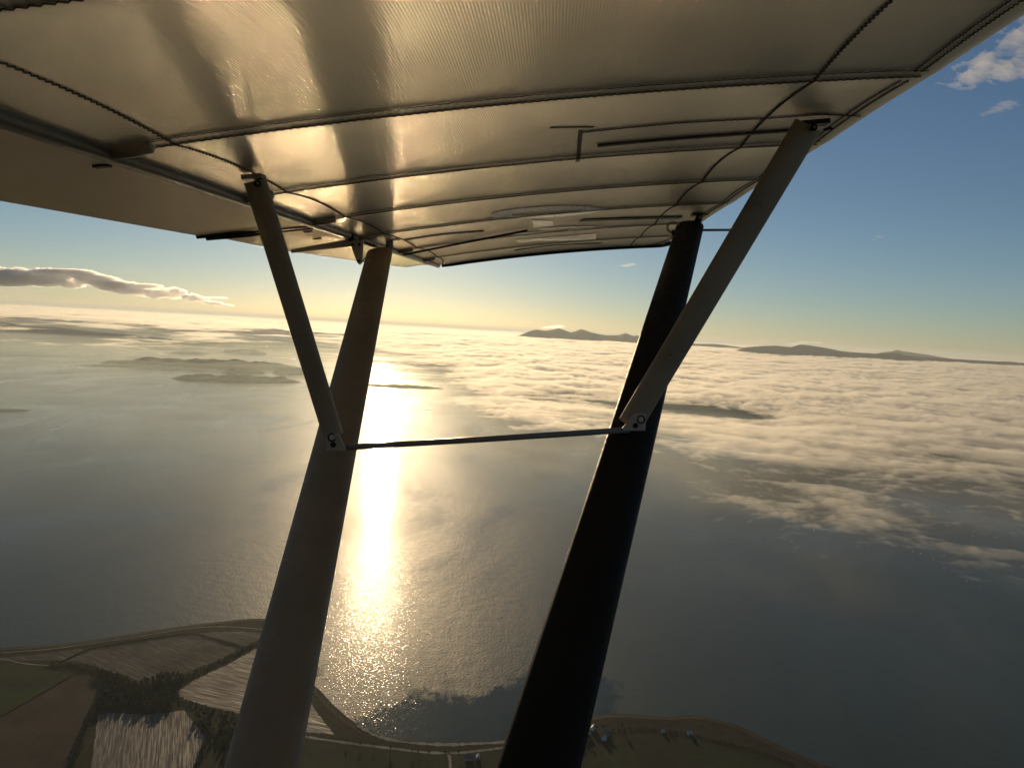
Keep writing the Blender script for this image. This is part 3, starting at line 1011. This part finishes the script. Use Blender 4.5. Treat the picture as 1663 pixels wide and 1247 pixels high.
def cirrus(name, poly, base, label, seed, amp, thr, ang):
    pw = np.array([CAM + ray(*p) * ((base - ALT) / ray(*p)[2]) for p in poly])
    x0, y0 = pw[:, :2].min(0) - 400; x1, y1 = pw[:, :2].max(0) + 400
    X, Y = np.meshgrid(np.linspace(x0, x1, 320), np.linspace(y0, y1, 320))
    soft = np.zeros(X.shape)
    s0 = 0.06 * max(x1 - x0, y1 - y0)
    for dx in (-1, 0, 1):
        for dy in (-1, 0, 1):
            soft += inpoly(X + dx * s0, Y + dy * s0, [tuple(p[:2]) for p in pw]) / 9
    ca, sa = math.cos(ang), math.sin(ang)
    A = (X * ca + Y * sa); B = (-X * sa + Y * ca)
    A2 = A + 500 * fbm(A / 3000, B / 2000, 3, seed)
    n = 0.6 * fbm(A2 / 2600, B / 700, 5, seed + 1, 0.6) + 0.6 * billow(A2 / 900, B / 420, 4, seed + 2, 0.6) - 0.1
    t = n + 1.1 * (soft - 1) + thr
    T = np.where(t > 0, amp * np.clip(t, 0, 1), 0)
    T[0, :] = T[-1, :] = 0; T[:, 0] = T[:, -1] = 0
    o = lens_cloud(name, X, Y, T, base, M['cirrus'], 0.3)
    tag(o, label, 'cloud')
cirrus('cirrus_cloud', [(1500, 150), (1560, 95), (1640, 30), (1760, -60), (1850, 60), (1700, 130), (1600, 140), (1540, 152)], 6500, 'rippled white cirrus patch beside the wing leading edge', 5, 300, 0.10, 0.5)
cirrus('cirrus_cloud', [(1575, 192), (1610, 170), (1660, 158), (1665, 170), (1625, 186), (1590, 196)], 6000, 'faint wisp of cirrus below the rippled patch', 9, 70, 0.1, 0.5)
cirrus('cirrus_cloud', [(1405, 388), (1430, 380), (1445, 385), (1425, 392)], 4200, 'tiny white cloud fleck right of the front strut', 19, 45, 0.2, 0.2)
cirrus('cirrus_cloud', [(1000, 431), (1030, 426), (1040, 431), (1015, 435)], 4200, 'tiny white cloud fleck between the struts under the wing', 29, 60, 0.2, 0.2)

def mist():
    nr, na = 420, 560
    r = 1700 * np.exp(np.linspace(0, math.log(40000 / 1700), nr))
    a = np.linspace(R(-43), R(38), na)
    A, Rr = np.meshgrid(a, r)
    X = Rr * np.sin(A); Y = Rr * np.cos(A)
    wx = X + 300 * fbm(X / 1200, Y / 1200, 3, 61); wy = Y + 300 * fbm(X / 1200, Y / 1200, 3, 67)
    n = fbm(wx / 2200, wy / 2600, 4, 71, 0.55) + 0.6 * billow(wx / 700, wy / 1000, 4, 77, 0.6) - 0.15
    env = sstep(1700, 4200, Rr) * (1 - sstep(25000, 39000, Rr)) * sstep(R(-42), R(-39), A) * (1 - 0.75 * sstep(R(8), R(30), A)) * (1 - sstep(R(34), R(38), A))
    T = env * (42 + 40 * np.clip(n, -0.6, 1.0))
    T = np.where(T > 0.4, T, 0)
    T[0, :] = T[-1, :] = 0; T[:, 0] = T[:, -1] = 0
    o = lens_cloud('sea_mist', X, Y, T, 60, M['mist'], 0.3)
    tag(o, 'thin veils of mist drifting low over the grey sea', 'mist', kind='stuff')
mist()

# ------------------------------------------------------------------ land
def densify(poly, step, closed=True, jit=0.0, seed=1):
    r2 = random.Random(seed); out = []
    n = len(poly)
    for i in range(n if closed else n - 1):
        a = np.array(poly[i][:2]); b = np.array(poly[(i + 1) % n][:2])
        k = max(1, int(np.linalg.norm(b - a) / step))
        for j in range(k):
            p = a + (b - a) * j / k
            out.append(p + (np.array([r2.uniform(-jit, jit), r2.uniform(-jit, jit)]) if j else 0))
    if not closed: out.append(np.array(poly[-1][:2]))
    return out

def smooth_line(pts, n=8):
    """Catmull-Rom through pixel points"""
    P = [np.array(p, float) for p in pts]
    P = [2 * P[0] - P[1]] + P + [2 * P[-1] - P[-2]]
    out = []
    for i in range(1, len(P) - 2):
        for j in range(n):
            t = j / n
            out.append(0.5 * (2 * P[i] + (P[i + 1] - P[i - 1]) * t + (2 * P[i - 1] - 5 * P[i] + 4 * P[i + 1] - P[i + 2]) * t * t + (3 * P[i] - P[i - 1] - 3 * P[i + 1] + P[i + 2]) * t ** 3))
    out.append(P[-2])
    return out

LZ = 2.2
def sheet(name, pxpoly, z, mt, label, cat, step=8, jit=0.8, seed=1, smooth=0):
    if smooth: pxpoly = smooth_line(list(pxpoly) + [pxpoly[0]], smooth)[:-1]
    w = [ground(p[0], p[1], z)[:2] for p in pxpoly]
    w = densify(w, step, True, jit, seed)
    bm = bmesh.new()
    vs = [bm.verts.new((p[0], p[1], z)) for p in w]
    f = bm.faces.new(vs)
    bm.normal_update()
    if f.normal.z < 0: f.normal_flip()
    bmesh.ops.triangulate(bm, faces=bm.faces[:])
    me = bpy.data.meshes.new(name); bm.to_mesh(me); bm.free()
    me.materials.append(mt)
    o = bpy.data.objects.new(name, me); COL.objects.link(o)
    tag(o, label, cat, kind='structure')
    return o

def soil(name, stops, scale, rough=0.9, stretch=None, ang=0.0, bstr=0.6, bdist=0.3, spec=0.06, glints=None, fine=0.9):
    mt, n, l, b = mat(name, stops[0][1], rough, 0, spec)
    co = objco(n)
    if stretch:
        rot = n.new('ShaderNodeMapping'); rot.inputs['Rotation'].default_value = (0, 0, -ang); l.new(co, rot.inputs['Vector'])
        mp = n.new('ShaderNodeMapping'); mp.inputs['Scale'].default_value = stretch; l.new(rot.outputs[0], mp.inputs['Vector'])
        f = noise_tex(n, l, mp.outputs[0], scale, 5, 0.65, 0.15)
    else:
        f = noise_tex(n, l, co, scale, 6, 0.6)
    broad = noise_tex(n, l, co, 0.012, 4, 0.5)
    c = ramp(n, l, f, stops)
    mx = n.new('ShaderNodeMix'); mx.data_type = 'RGBA'; mx.blend_type = 'MULTIPLY'; mx.inputs['Factor'].default_value = 1.0
    l.new(c, mx.inputs['A']); l.new(ramp(n, l, broad, [(0.3, 0.55), (0.7, 1.25)]), mx.inputs['B'])
    l.new(mx.outputs['Result'], b.inputs['Base Color'])
    fn = noise_tex(n, l, co, fine, 4, 0.7)
    bump(n, l, b, math_(n, l, 'ADD', f, math_(n, l, 'MULTIPLY', fn, 0.5)), bstr, bdist)
    if glints:
        l.new(ramp(n, l, f, glints), b.inputs['Roughness'])
    return mt

def gdir(p, q):
    a = ground(*p); b = ground(*q)
    return math.atan2(b[1] - a[1], b[0] - a[0])
M['shore'] = soil('wet_shore_ground', [(0.3, (0.014, 0.012, 0.007)), (0.6, (0.026, 0.022, 0.014)), (0.8, (0.060, 0.052, 0.034))], 0.05)
M['rough'] = soil('rough_grass', [(0.3, (0.016, 0.018, 0.008)), (0.7, (0.036, 0.035, 0.017))], 0.08)
M['sand'] = soil('pale_track', [(0.3, (0.30, 0.26, 0.19)), (0.7, (0.46, 0.41, 0.32))], 0.2)
M['green'] = soil('green_pasture', [(0.3, (0.016, 0.036, 0.006)), (0.7, (0.027, 0.053, 0.010))], 0.06)
M['darkgreen'] = soil('dark_pasture', [(0.3, (0.012, 0.022, 0.007)), (0.7, (0.022, 0.034, 0.011))], 0.05)
M['brown'] = soil('ploughed_soil', [(0.3, (0.060, 0.040, 0.026)), (0.7, (0.085, 0.060, 0.040))], 0.3, stretch=(0.05, 1, 1), ang=gdir((30, 1230), (150, 1110)))
M['stubA'] = soil('grey_stubble', [(0.35, (0.060, 0.050, 0.034)), (0.52, (0.10, 0.088, 0.063)), (0.66, (0.27, 0.24, 0.185))], 0.40, stretch=(0.04, 1, 1), ang=gdir((215, 1045), (290, 1075)))
M['stubB'] = soil('pale_stubble', [(0.4, (0.09, 0.075, 0.055)), (0.55, (0.20, 0.18, 0.14)), (0.66, (0.42, 0.38, 0.30))], 0.22, stretch=(0.05, 1, 1), ang=gdir((330, 1034), (390, 1050)))
M['stubC'] = soil('wet_stubble', [(0.42, (0.055, 0.045, 0.032)), (0.56, (0.14, 0.115, 0.08)), (0.72, (0.24, 0.20, 0.145))], 0.46, stretch=(0.03, 1, 1), ang=gdir((310, 1122), (385, 1140)), spec=0.6, glints=[(0.45, 0.9), (0.65, 0.5)])
M['stubD'] = soil('wet_striped_stubble', [(0.44, (0.050, 0.040, 0.030)), (0.56, (0.13, 0.105, 0.075)), (0.72, (0.25, 0.21, 0.15))], 0.62, stretch=(1, 0.03, 1), ang=gdir((208, 1240), (218, 1165)) - math.pi / 2, spec=0.6, glints=[(0.45, 0.9), (0.65, 0.45)])

def land():
    shore_px = [(-500, 1118), (-300, 1087), (-100, 1062), (0, 1052), (75, 1047), (150, 1039), (225, 1027), (300, 1016), (360, 1009), (420, 1004), (455, 1012), (476, 1040), (488, 1072),
                (497, 1098), (521, 1123), (545, 1148), (576, 1173), (612, 1191), (655, 1201), (718, 1205.5), (770, 1204), (819, 1201), (870, 1190), (905, 1177), (942, 1168), (979, 1160), (1019, 1159),
                (1085, 1163), (1125, 1161), (1164, 1168), (1204, 1180), (1244, 1200), (1291, 1222), (1334, 1240), (1400, 1262), (1480, 1320)]
    top = smooth_line(shore_px, 10)
    w_ = [ground(p[0], p[1], 0.0)[:2] for p in top]
    w_ = densify(w_, 6, False, 1.2, 5)
    w_ = np.array(w_)
    tan = np.gradient(w_, axis=0); tan /= np.linalg.norm(tan, axis=1)[:, None]
    nin = np.stack([tan[:, 1], -tan[:, 0]], 1)       # inland (towards the camera)
    k = len(w_)
    wig = 3 * fbm(np.arange(k) * 0.07, np.zeros(k), 3, 9)
    rows = []
    for inn, z in ((-3, -0.4), (0, 0.15), (7, 0.8), (15, LZ)):
        rows.append(np.concatenate([w_ + nin * (inn + (wig if inn else 0 * wig))[:, None], np.full((k, 1), z)], 1))
    inner = rows[-1]
    V = np.concatenate(rows)
    Fq = []
    for r_ in range(3):
        for i in range(k - 1):
            Fq.append((r_ * k + i, r_ * k + i + 1, (r_ + 1) * k + i + 1, (r_ + 1) * k + i))
    bm = bmesh.new()
    vs = [bm.verts.new(p) for p in V]
    for q in Fq: bm.faces.new([vs[i] for i in q])
    ex_ = [bm.verts.new((*ground(x, 1900, LZ)[:2], LZ)) for x in (1900, -900)]
    bm.faces.new(vs[3 * k:] + ex_)
    bmesh.ops.triangulate(bm, faces=[f for f in bm.faces if len(f.verts) > 4])
    bmesh.ops.recalc_face_normals(bm, faces=bm.faces[:])
    bm.normal_update()
    if sum(f.normal.z * f.calc_area() for f in bm.faces) < 0:
        bmesh.ops.reverse_faces(bm, faces=bm.faces[:])
    me = bpy.data.meshes.new('land'); bm.to_mesh(me); bm.free()
    me.materials.append(M['shore'])
    o = bpy.data.objects.new('land', me); COL.objects.link(o)
    tag(o, 'low brown coastal land with a curved shoreline', 'land', kind='structure')
land()
Z1 = LZ + 0.06; Z2 = LZ + 0.12; Z3 = LZ + 0.18
sheet('rough_ground', [(-200, 1095), (-100, 1075), (0, 1064), (100, 1056), (228, 1038), (300, 1026), (420, 1020), (462, 1030), (480, 1075), (492, 1112), (530, 1150), (568, 1186), (620, 1202), (700, 1215), (819, 1208), (900, 1190), (930, 1187),
                       (1000, 1182), (1100, 1184), (1180, 1194), (1260, 1222), (1330, 1250), (1420, 1300), (1420, 1500), (-500, 1500), (-500, 1140)], Z1, M['rough'], 'dark rough grass between the fields', 'rough ground', smooth=6)
sheet('field', [(0, 1075), (40, 1079), (79, 1083), (114, 1098), (0, 1163), (-200, 1280), (-200, 1090)], Z2, M['green'], 'bright green pasture at the left edge', 'field')
sheet('field', [(0, 1165), (119, 1099), (150, 1099), (170, 1104), (173, 1118), (153, 1153), (135, 1185), (112, 1247), (90, 1320), (-200, 1320), (-200, 1285)], Z2, M['brown'], 'brown ploughed field at the lower left corner', 'field', smooth=5)
sheet('field', [(103, 1075), (138, 1058), (180, 1048), (228, 1041), (275, 1034), (312, 1031), (345, 1038), (372, 1047), (396, 1054), (341, 1077), (291, 1093), (243, 1102), (220, 1108), (185, 1095), (146, 1082)], Z2, M['stubA'], 'grey stubble field shaped like an eye', 'field', smooth=4)
sheet('field', [(318, 1029), (345, 1026), (390, 1025), (414, 1027), (455, 1036), (400, 1049), (372, 1042), (345, 1034)], Z2, M['stubB'], 'pale striped strip between the eye shaped field and the shore', 'field')
sheet('field', [(0, 1068), (60, 1062), (130, 1053), (136, 1056), (100, 1072), (40, 1072), (-60, 1075)], Z2, M['stubA'], 'narrow grey field along the shore track at the left', 'field')
sheet('field', [(287, 1124), (317, 1103), (345, 1090), (370, 1079), (413, 1054), (448, 1044), (468, 1062), (486, 1110), (510, 1150), (543, 1192), (478, 1186), (430, 1172), (381, 1156), (344, 1148), (296, 1135)], Z2, M['stubC'], 'pale wet stubble field running behind the rear strut', 'field')
sheet('field', [(159, 1161), (180, 1157), (238, 1160), (275, 1156), (299, 1153), (333, 1196), (326, 1220), (312, 1247), (270, 1330), (100, 1330), (148, 1247)], Z2, M['stubD'], 'glistening striped stubble field at the bottom of the view', 'field')
sheet('field', [(478, 1200), (560, 1206), (640, 1217), (692, 1224), (819, 1220), (850, 1400), (300, 1400), (330, 1250), (345, 1215)], Z2, M['darkgreen'], 'dark green pasture below the coast road', 'field')
sheet('field', [(965, 1212), (1010, 1200), (1080, 1196), (1150, 1202), (1230, 1226), (1290, 1250), (1350, 1400), (900, 1400), (935, 1228)], Z2, M['darkgreen'], 'very dark field below the hamlet at the right', 'field', smooth=5)

def strip(name, pts, width, z, mt, label, cat, smooth=8, jit=0.3):
    q = smooth_line(pts, smooth)
    w = np.array(densify([ground(p[0], p[1], z)[:2] for p in q], 6, False))
    tan = np.gradient(w, axis=0); tan /= np.linalg.norm(tan, axis=1)[:, None]
    nn = np.stack([-tan[:, 1], tan[:, 0]], 1)
    k = len(w); r2 = random.Random(k)
    hw = np.array([width / 2 * (1 + r2.uniform(-jit, jit)) for _ in range(k)])[:, None]
    V = np.concatenate([np.concatenate([w + nn * hw, np.full((k, 1), z)], 1), np.concatenate([w - nn * hw, np.full((k, 1), z)], 1)])
    f = [(i + k, i + k + 1, i + 1, i) for i in range(k - 1)]
    o = obj(name, V, f, mt)
    tag(o, label, cat, kind='structure')
strip('track', [(-100, 1073), (0, 1060), (75, 1054), (150, 1044), (225, 1033), (300, 1021), (360, 1017), (420, 1021), (450, 1026)], 3.5, Z3, M['sand'], 'pale track along the shore above the fields', 'track')
strip('track', [(-60, 1066), (0, 1069), (40, 1077), (80, 1080)], 3, Z3, M['sand'], 'pale farm track beside the green pasture', 'track')
strip('road', [(470, 1190), (505, 1197), (545, 1203), (590, 1209), (640, 1215), (692, 1221), (740, 1222), (790, 1217), (819, 1213), (880, 1203), (938, 1196)], 6.5, Z3, M['sand'], 'pale coast road curving behind the struts', 'road')
strip('beach', [(580, 1177), (612, 1194), (655, 1204), (718, 1208.5), (770, 1207), (819, 1204), (870, 1193)], 8, Z3, M['sand'], 'pale beach strip above the coast road', 'beach', jit=0.6)
strip('road', [(985, 1190), (1040, 1184), (1100, 1187), (1164, 1195), (1230, 1213), (1290, 1232), (1334, 1246), (1420, 1280)], 5, Z3, M['shore'], 'dim lane following the shore at the right', 'road')
strip('track', [(728, 1221), (731, 1236), (730, 1260), (720, 1300)], 5, Z3, M['sand'], 'short pale drive leading off the coast road', 'track')
strip('track', [(925, 1230), (950, 1234), (975, 1242), (1000, 1255)], 4, Z3, M['shore'], 'dim track at the foot of the hamlet', 'track')
strip('foreshore', [(955, 1176), (990, 1171), (1040, 1170), (1083, 1173)], 12, Z2, M['sand'] if False else M['shore'], 'brown foreshore in front of the hamlet', 'foreshore', jit=0.8)

# ------------------------------------------------------------------ trees
def leaf_mat(name, a, b_):
    mt, n, l, b = mat(name, a, 0.8, 0, 0.2)
    l.new(ramp(n, l, noise_tex(n, l, objco(n), 0.3, 4, 0.6), [(0.3, a), (0.7, b_)]), b.inputs['Base Color'])
    return mt
M['leaf'] = leaf_mat('dark_foliage', (0.030, 0.034, 0.016), (0.062, 0.060, 0.030))
M['leafb'] = leaf_mat('autumn_foliage', (0.045, 0.036, 0.018), (0.085, 0.066, 0.032))
M['bark'] = leaf_mat('bark', (0.035, 0.028, 0.020), (0.06, 0.048, 0.035))

def crown(V, Fc, c, rx, rz, n, rr, leaf):
    for _ in range(n):
        while True:
            d = np.array([rr.uniform(-1, 1) for _ in range(3)])
            q = np.linalg.norm(d)
            if 0.25 < q < 1: break
        d = d * (0.75 + 0.25 * math.sin(5 * d[0] + 3 * d[1] + c[0]))
        p = c + d * np.array([rx, rx, rz])
        a = np.array([rr.gauss(0, 1) for _ in range(3)]); a /= np.linalg.norm(a)
        b = np.cross(a, [rr.gauss(0, 1) for _ in range(3)]); b /= np.linalg.norm(b)
        s_ = leaf * rr.uniform(.5, 1.2)
        k = len(V)
        V += [p - a * s_ - b * s_ * .6, p + a * s_ - b * s_ * .7, p + a * s_ * .8 + b * s_ * .7, p - a * s_ + b * s_ * .5]
        Fc.append((k, k + 1, k + 2, k + 3))

def leafy_line(name, pts, label, cat, width, height, seed, dens=1.0, mt='leaf', kind=None):
    rr = random.Random(seed)
    q = smooth_line(pts, 8)
    w = densify([ground(p[0], p[1], LZ)[:2] for p in q], 3.2 / dens, False)
    V, Fc = [], []
    for p in w:
        h = height * rr.uniform(.45, 1.15)
        c = np.array([p[0] + rr.gauss(0, width * .3), p[1] + rr.gauss(0, width * .3), LZ + h * .5])
        crown(V, Fc, c, width * .55 * rr.uniform(.7, 1.2), h * .55, 26, rr, 0.75)
    o = obj(name, V, Fc, M[mt], None, smooth=False)
    tag(o, label, cat, kind=kind)
leafy_line('hedgerow', [(103, 1074), (138, 1057), (180, 1047), (228, 1039.5), (275, 1033), (312, 1029.5), (345, 1036), (397, 1053)], 'low hedge curving round the top of the eye shaped field', 'hedge', 3.5, 3.2, 3)
leafy_line('hedgerow', [(285, 1108), (310, 1096), (341, 1082), (372, 1067), (414, 1045), (440, 1034)], 'tall hedge between the two stubble fields by the strut', 'hedge', 7, 7, 5, 1.3)
leafy_line('hedgerow', [(285, 1131), (310, 1141), (345, 1153), (381, 1161), (430, 1178)], 'hedge below the pale wet stubble field', 'hedge', 6, 6, 7, 1.2)
leafy_line('hedgerow', [(171, 1117), (158, 1146), (145, 1172), (132, 1200), (116, 1245), (100, 1300)], 'thick hedge between ploughed and striped fields', 'hedge', 9, 8, 9, 1.5)
leafy_line('hedgerow', [(114, 1099), (60, 1130), (0, 1164), (-80, 1212)], 'thin straight hedge between green and brown fields', 'hedge', 1.8, 1.6, 11)
leafy_line('hedgerow', [(78, 1078), (100, 1077), (140, 1083), (185, 1098), (222, 1111)], 'broad hedge along the lower left of the eye shaped field', 'hedge', 9, 7, 13, 1.5)
leafy_line('hedgerow', [(980, 1190), (1010, 1184), (1050, 1184), (1090, 1188), (1150, 1199), (1220, 1217), (1290, 1240)], 'dark hedge beside the lane at the right', 'hedge', 4, 4, 15)
leafy_line('hedgerow', [(322, 1243), (334, 1205), (338, 1190), (330, 1175)], 'ragged hedge at the right side of the striped field', 'hedge', 8, 7, 17, 1.3)

def wood(poly, n, label, seed, hmin=7, hmax=13):
    rr = random.Random(seed)
    w = [ground(p[0], p[1], LZ)[:2] for p in poly]
    xs = [p[0] for p in w]; ys = [p[1] for p in w]
    V, Fc = [], []
    k = 0
    while k < n:
        x, y = rr.uniform(min(xs), max(xs)), rr.uniform(min(ys), max(ys))
        if not inpoly(np.array([x]), np.array([y]), w)[0]: continue
        h = rr.uniform(hmin, hmax)
        crown(V, Fc, np.array([x, y, LZ + h * .55]), h * .36, h * .5, 60, rr, 1.0)
        k += 1
    o = obj('woodland', V, Fc, M['leaf'], None, smooth=False)
    tag(o, label, 'woodland', kind='stuff')
wood([(150, 1090), (185, 1097), (222, 1112), (245, 1104), (264, 1095), (292, 1094), (300, 1103), (288, 1120), (290, 1136), (276, 1148), (254, 1158), (228, 1152), (186, 1147), (160, 1155), (156, 1135), (174, 1118)], 330, 'dark wood filling the hollow between the stubble fields', 21)
wood([(310, 1165), (330, 1160), (381, 1165), (470, 1190), (470, 1200), (400, 1235), (350, 1215), (335, 1190)], 150, 'dark scrubby wood right of the striped field', 23, 5, 10)

def tree(px, py, h, label, seed, group, mt='leafb', bare=1.0):
    rr = random.Random(seed)
    g = ground(px, py, LZ)
    root = empty('tree', (g[0], g[1], LZ))
    tag(root, label, 'tree', group)
    mb = MB()
    b0 = np.array([g[0], g[1], LZ + .02])
    tp = b0 + np.array([rr.uniform(-.4, .4), rr.uniform(-.4, .4), h * .62])
    mb.tube([b0, b0 * .5 + tp * .5 + np.array([.15, .1, 0]), tp], [h * .035, h * .026, h * .012], 6)
    for k in range(5):
        a = rr.uniform(0, 6.28)
        s0 = b0 + (tp - b0) * rr.uniform(.45, .9)
        mb.tube([s0, s0 + np.array([math.cos(a) * h * .2, math.sin(a) * h * .2, h * .22])], [h * .014, h * .005], 5)
    mb.build('trunk', M['bark'], root)
    V, Fc = [], []
    for k in range(4):
        c = b0 + np.array([rr.gauss(0, h * .10), rr.gauss(0, h * .10), h * rr.uniform(.52, .8)])
        crown(V, Fc, c, h * .2, h * .19, int(34 * bare), rr, h * .05)
    obj('crown', V, Fc, M[mt], root, smooth=False)
road_trees = [(492, 1197, 8, 'small tree at the strut end of the road row'), (500, 1199, 6, 'shrub sized tree second from the strut on the coast road'), (563, 1206, 8, 'round tree on the coast road where the beach begins'),
              (585, 1212, 9, 'bare tree below the bend of the shore'), (607, 1213, 8, 'bare tree on the road below the sparkling water'), (634, 1219, 11, 'wide bare tree in the middle of the road row'),
              (669, 1222, 9, 'tree standing left of a close pair on the road'), (678, 1223, 7, 'small tree right beside its taller twin on the road'), (695, 1225, 10, 'lone tree on the road left of the drive'),
              (722, 1227, 10, 'dark tree at the mouth of the pale drive'), (744, 1226, 12, 'dark bushy tree right of the drive mouth')]
for i, (x, y, h, lb) in enumerate(road_trees):
    tree(x, y, h, lb, 100 + i, 'trees along the coast road', 'leaf' if i in (2, 9, 10) else 'leafb', 0.7 if i in (3, 4, 5) else 1.0)
vt = [(968, 1186, 11, 'big dark tree behind the hamlet roofs'), (979, 1184, 10, 'dark tree right of the white gable'), (1010, 1184, 13, 'tall round tree beside the pale shore field'), (992, 1196, 8, 'small tree at the lower side of the hamlet'),
      (955, 1203, 9, 'tree below the hamlet near the strut'), (1085, 1183, 8, 'tree at the corner of the pale shore field'), (322, 1166, 9, 'dark tree at the head of the striped field'), (316, 1178, 10, 'dark spreading tree casting shade on the striped field')]
for i, (x, y, h, lb) in enumerate(vt):
    tree(x, y, h, lb, 200 + i, 'single trees by the fields and houses', 'leaf', 1.3)

# ------------------------------------------------------------------ houses
M['render'] = paint('white_render', (0.52, 0.50, 0.46), 0.8, 0.06)
M['slate'] = paint('slate_roof', (0.09, 0.09, 0.095), 0.55, 0.2)
M['sheen'] = paint('metal_roof', (0.36, 0.36, 0.35), 0.45, 0.1)
M['stone'] = paint('grey_stone', (0.24, 0.22, 0.19), 0.85, 0.2)
M['glass'] = paint('window_glass', (0.02, 0.025, 0.03), 0.08)
def house(px, py, L, Wd, hgt, ang, wm, rm, label, name='house'):
    g = ground(px, py, LZ)
    root = empty(name, (g[0], g[1], LZ)); tag(root, label, 'house' if name == 'house' else 'barn')
    ca, sa = math.cos(ang), math.sin(ang)
    T = lambda x, y, z: np.array([g[0] + x * ca - y * sa, g[1] + x * sa + y * ca, LZ + .02 + z])
    mb = MB(); r_ = hgt + Wd * .45
    pts = [(-L / 2, -Wd / 2), (L / 2, -Wd / 2), (L / 2, Wd / 2), (-L / 2, Wd / 2)]
    v = [T(x, y, -1.5) for x, y in pts] + [T(x, y, hgt) for x, y in pts] + [T(-L / 2, 0, r_), T(L / 2, 0, r_)]
    mb.add(v, [(0, 1, 5, 4), (2, 3, 7, 6), (1, 2, 6, 9, 5), (3, 0, 4, 8, 7), (4, 5, 9, 8), (6, 7, 8, 9), (3, 2, 1, 0)])
    mb.build('wall', wm, root)
    mb = MB(); e = .35
    for s in (-1, 1):
        a = [T(-L / 2 - e, s * (Wd / 2 + e), hgt - e * .8), T(L / 2 + e, s * (Wd / 2 + e), hgt - e * .8), T(L / 2 + e, 0, r_ + .12), T(-L / 2 - e, 0, r_ + .12)]
        up_ = np.array([0, 0, .18]); a = [p + np.array([0, 0, .1]) for p in a]
        mb.loft([a, [p + up_ for p in a]])
    ro = mb.build('roof', rm, root)
    if name == 'house':
        for s in (-1, 1):
            mb = MB(); mb.box(T(s * (L / 2 - .5), 0, r_ + .55), T(.4, 0, 0) - T(0, 0, 0), T(0, .4, 0) - T(0, 0, 0), np.array([0, 0, .7])); mb.build('chimney', M['stone'], ro)
        for x in (-.32, .32):
            mb = MB(); mb.box(T(x * L, -Wd / 2 - .02, hgt * .55), T(.55, 0, 0) - T(0, 0, 0), T(0, .05, 0) - T(0, 0, 0), np.array([0, 0, .6])); mb.build('window', M['glass'], root)
        mb = MB(); mb.box(T(0, -Wd / 2 - .02, 1.0), T(.5, 0, 0) - T(0, 0, 0), T(0, .05, 0) - T(0, 0, 0), np.array([0, 0, 1.0])); mb.build('door', M['slate'], root)
house(963, 1184, 11, 7, 4.2, 1.2, M['render'], M['sheen'], 'house with bright shining roof at the top of the hamlet')
house(954, 1191, 9, 6, 4, 0.3, M['render'], M['slate'], 'white house below the shining roof')
house(939, 1196, 12, 6, 3.5, 0.0, M['render'], M['slate'], 'long white house nearest the front strut')
house(949, 1199, 7, 6, 4, 1.4, M['render'], M['slate'], 'small white gabled house under the long one')
house(981, 1201, 7, 6, 4, 0.8, M['render'], M['sheen'], 'white house at the lower right of the hamlet')
house(986, 1194, 8, 6, 4, 0.4, M['stone'], M['slate'], 'grey stone house in the middle of the hamlet')
house(941, 1206, 8, 6, 3.5, 0.5, M['stone'], M['slate'], 'grey stone house lowest in the hamlet')
house(1076.5, 1188.5, 6, 4.5, 3, 0.2, M['render'], M['sheen'], 'tiny white cottage alone by the lane')
house(1120, 1192, 8, 5.5, 3.5, 0.1, M['render'], M['sheen'], 'white cottage alone further right along the lane')
house(762, 1233, 16, 8, 4.5, 0.1, M['stone'], M['slate'], 'dark stone farmhouse right of the pale drive')
house(776, 1231, 10, 6, 3.5, 1.5, M['stone'], M['sheen'], 'barn with a shining roof beside the farmhouse', 'barn')
#NEXT
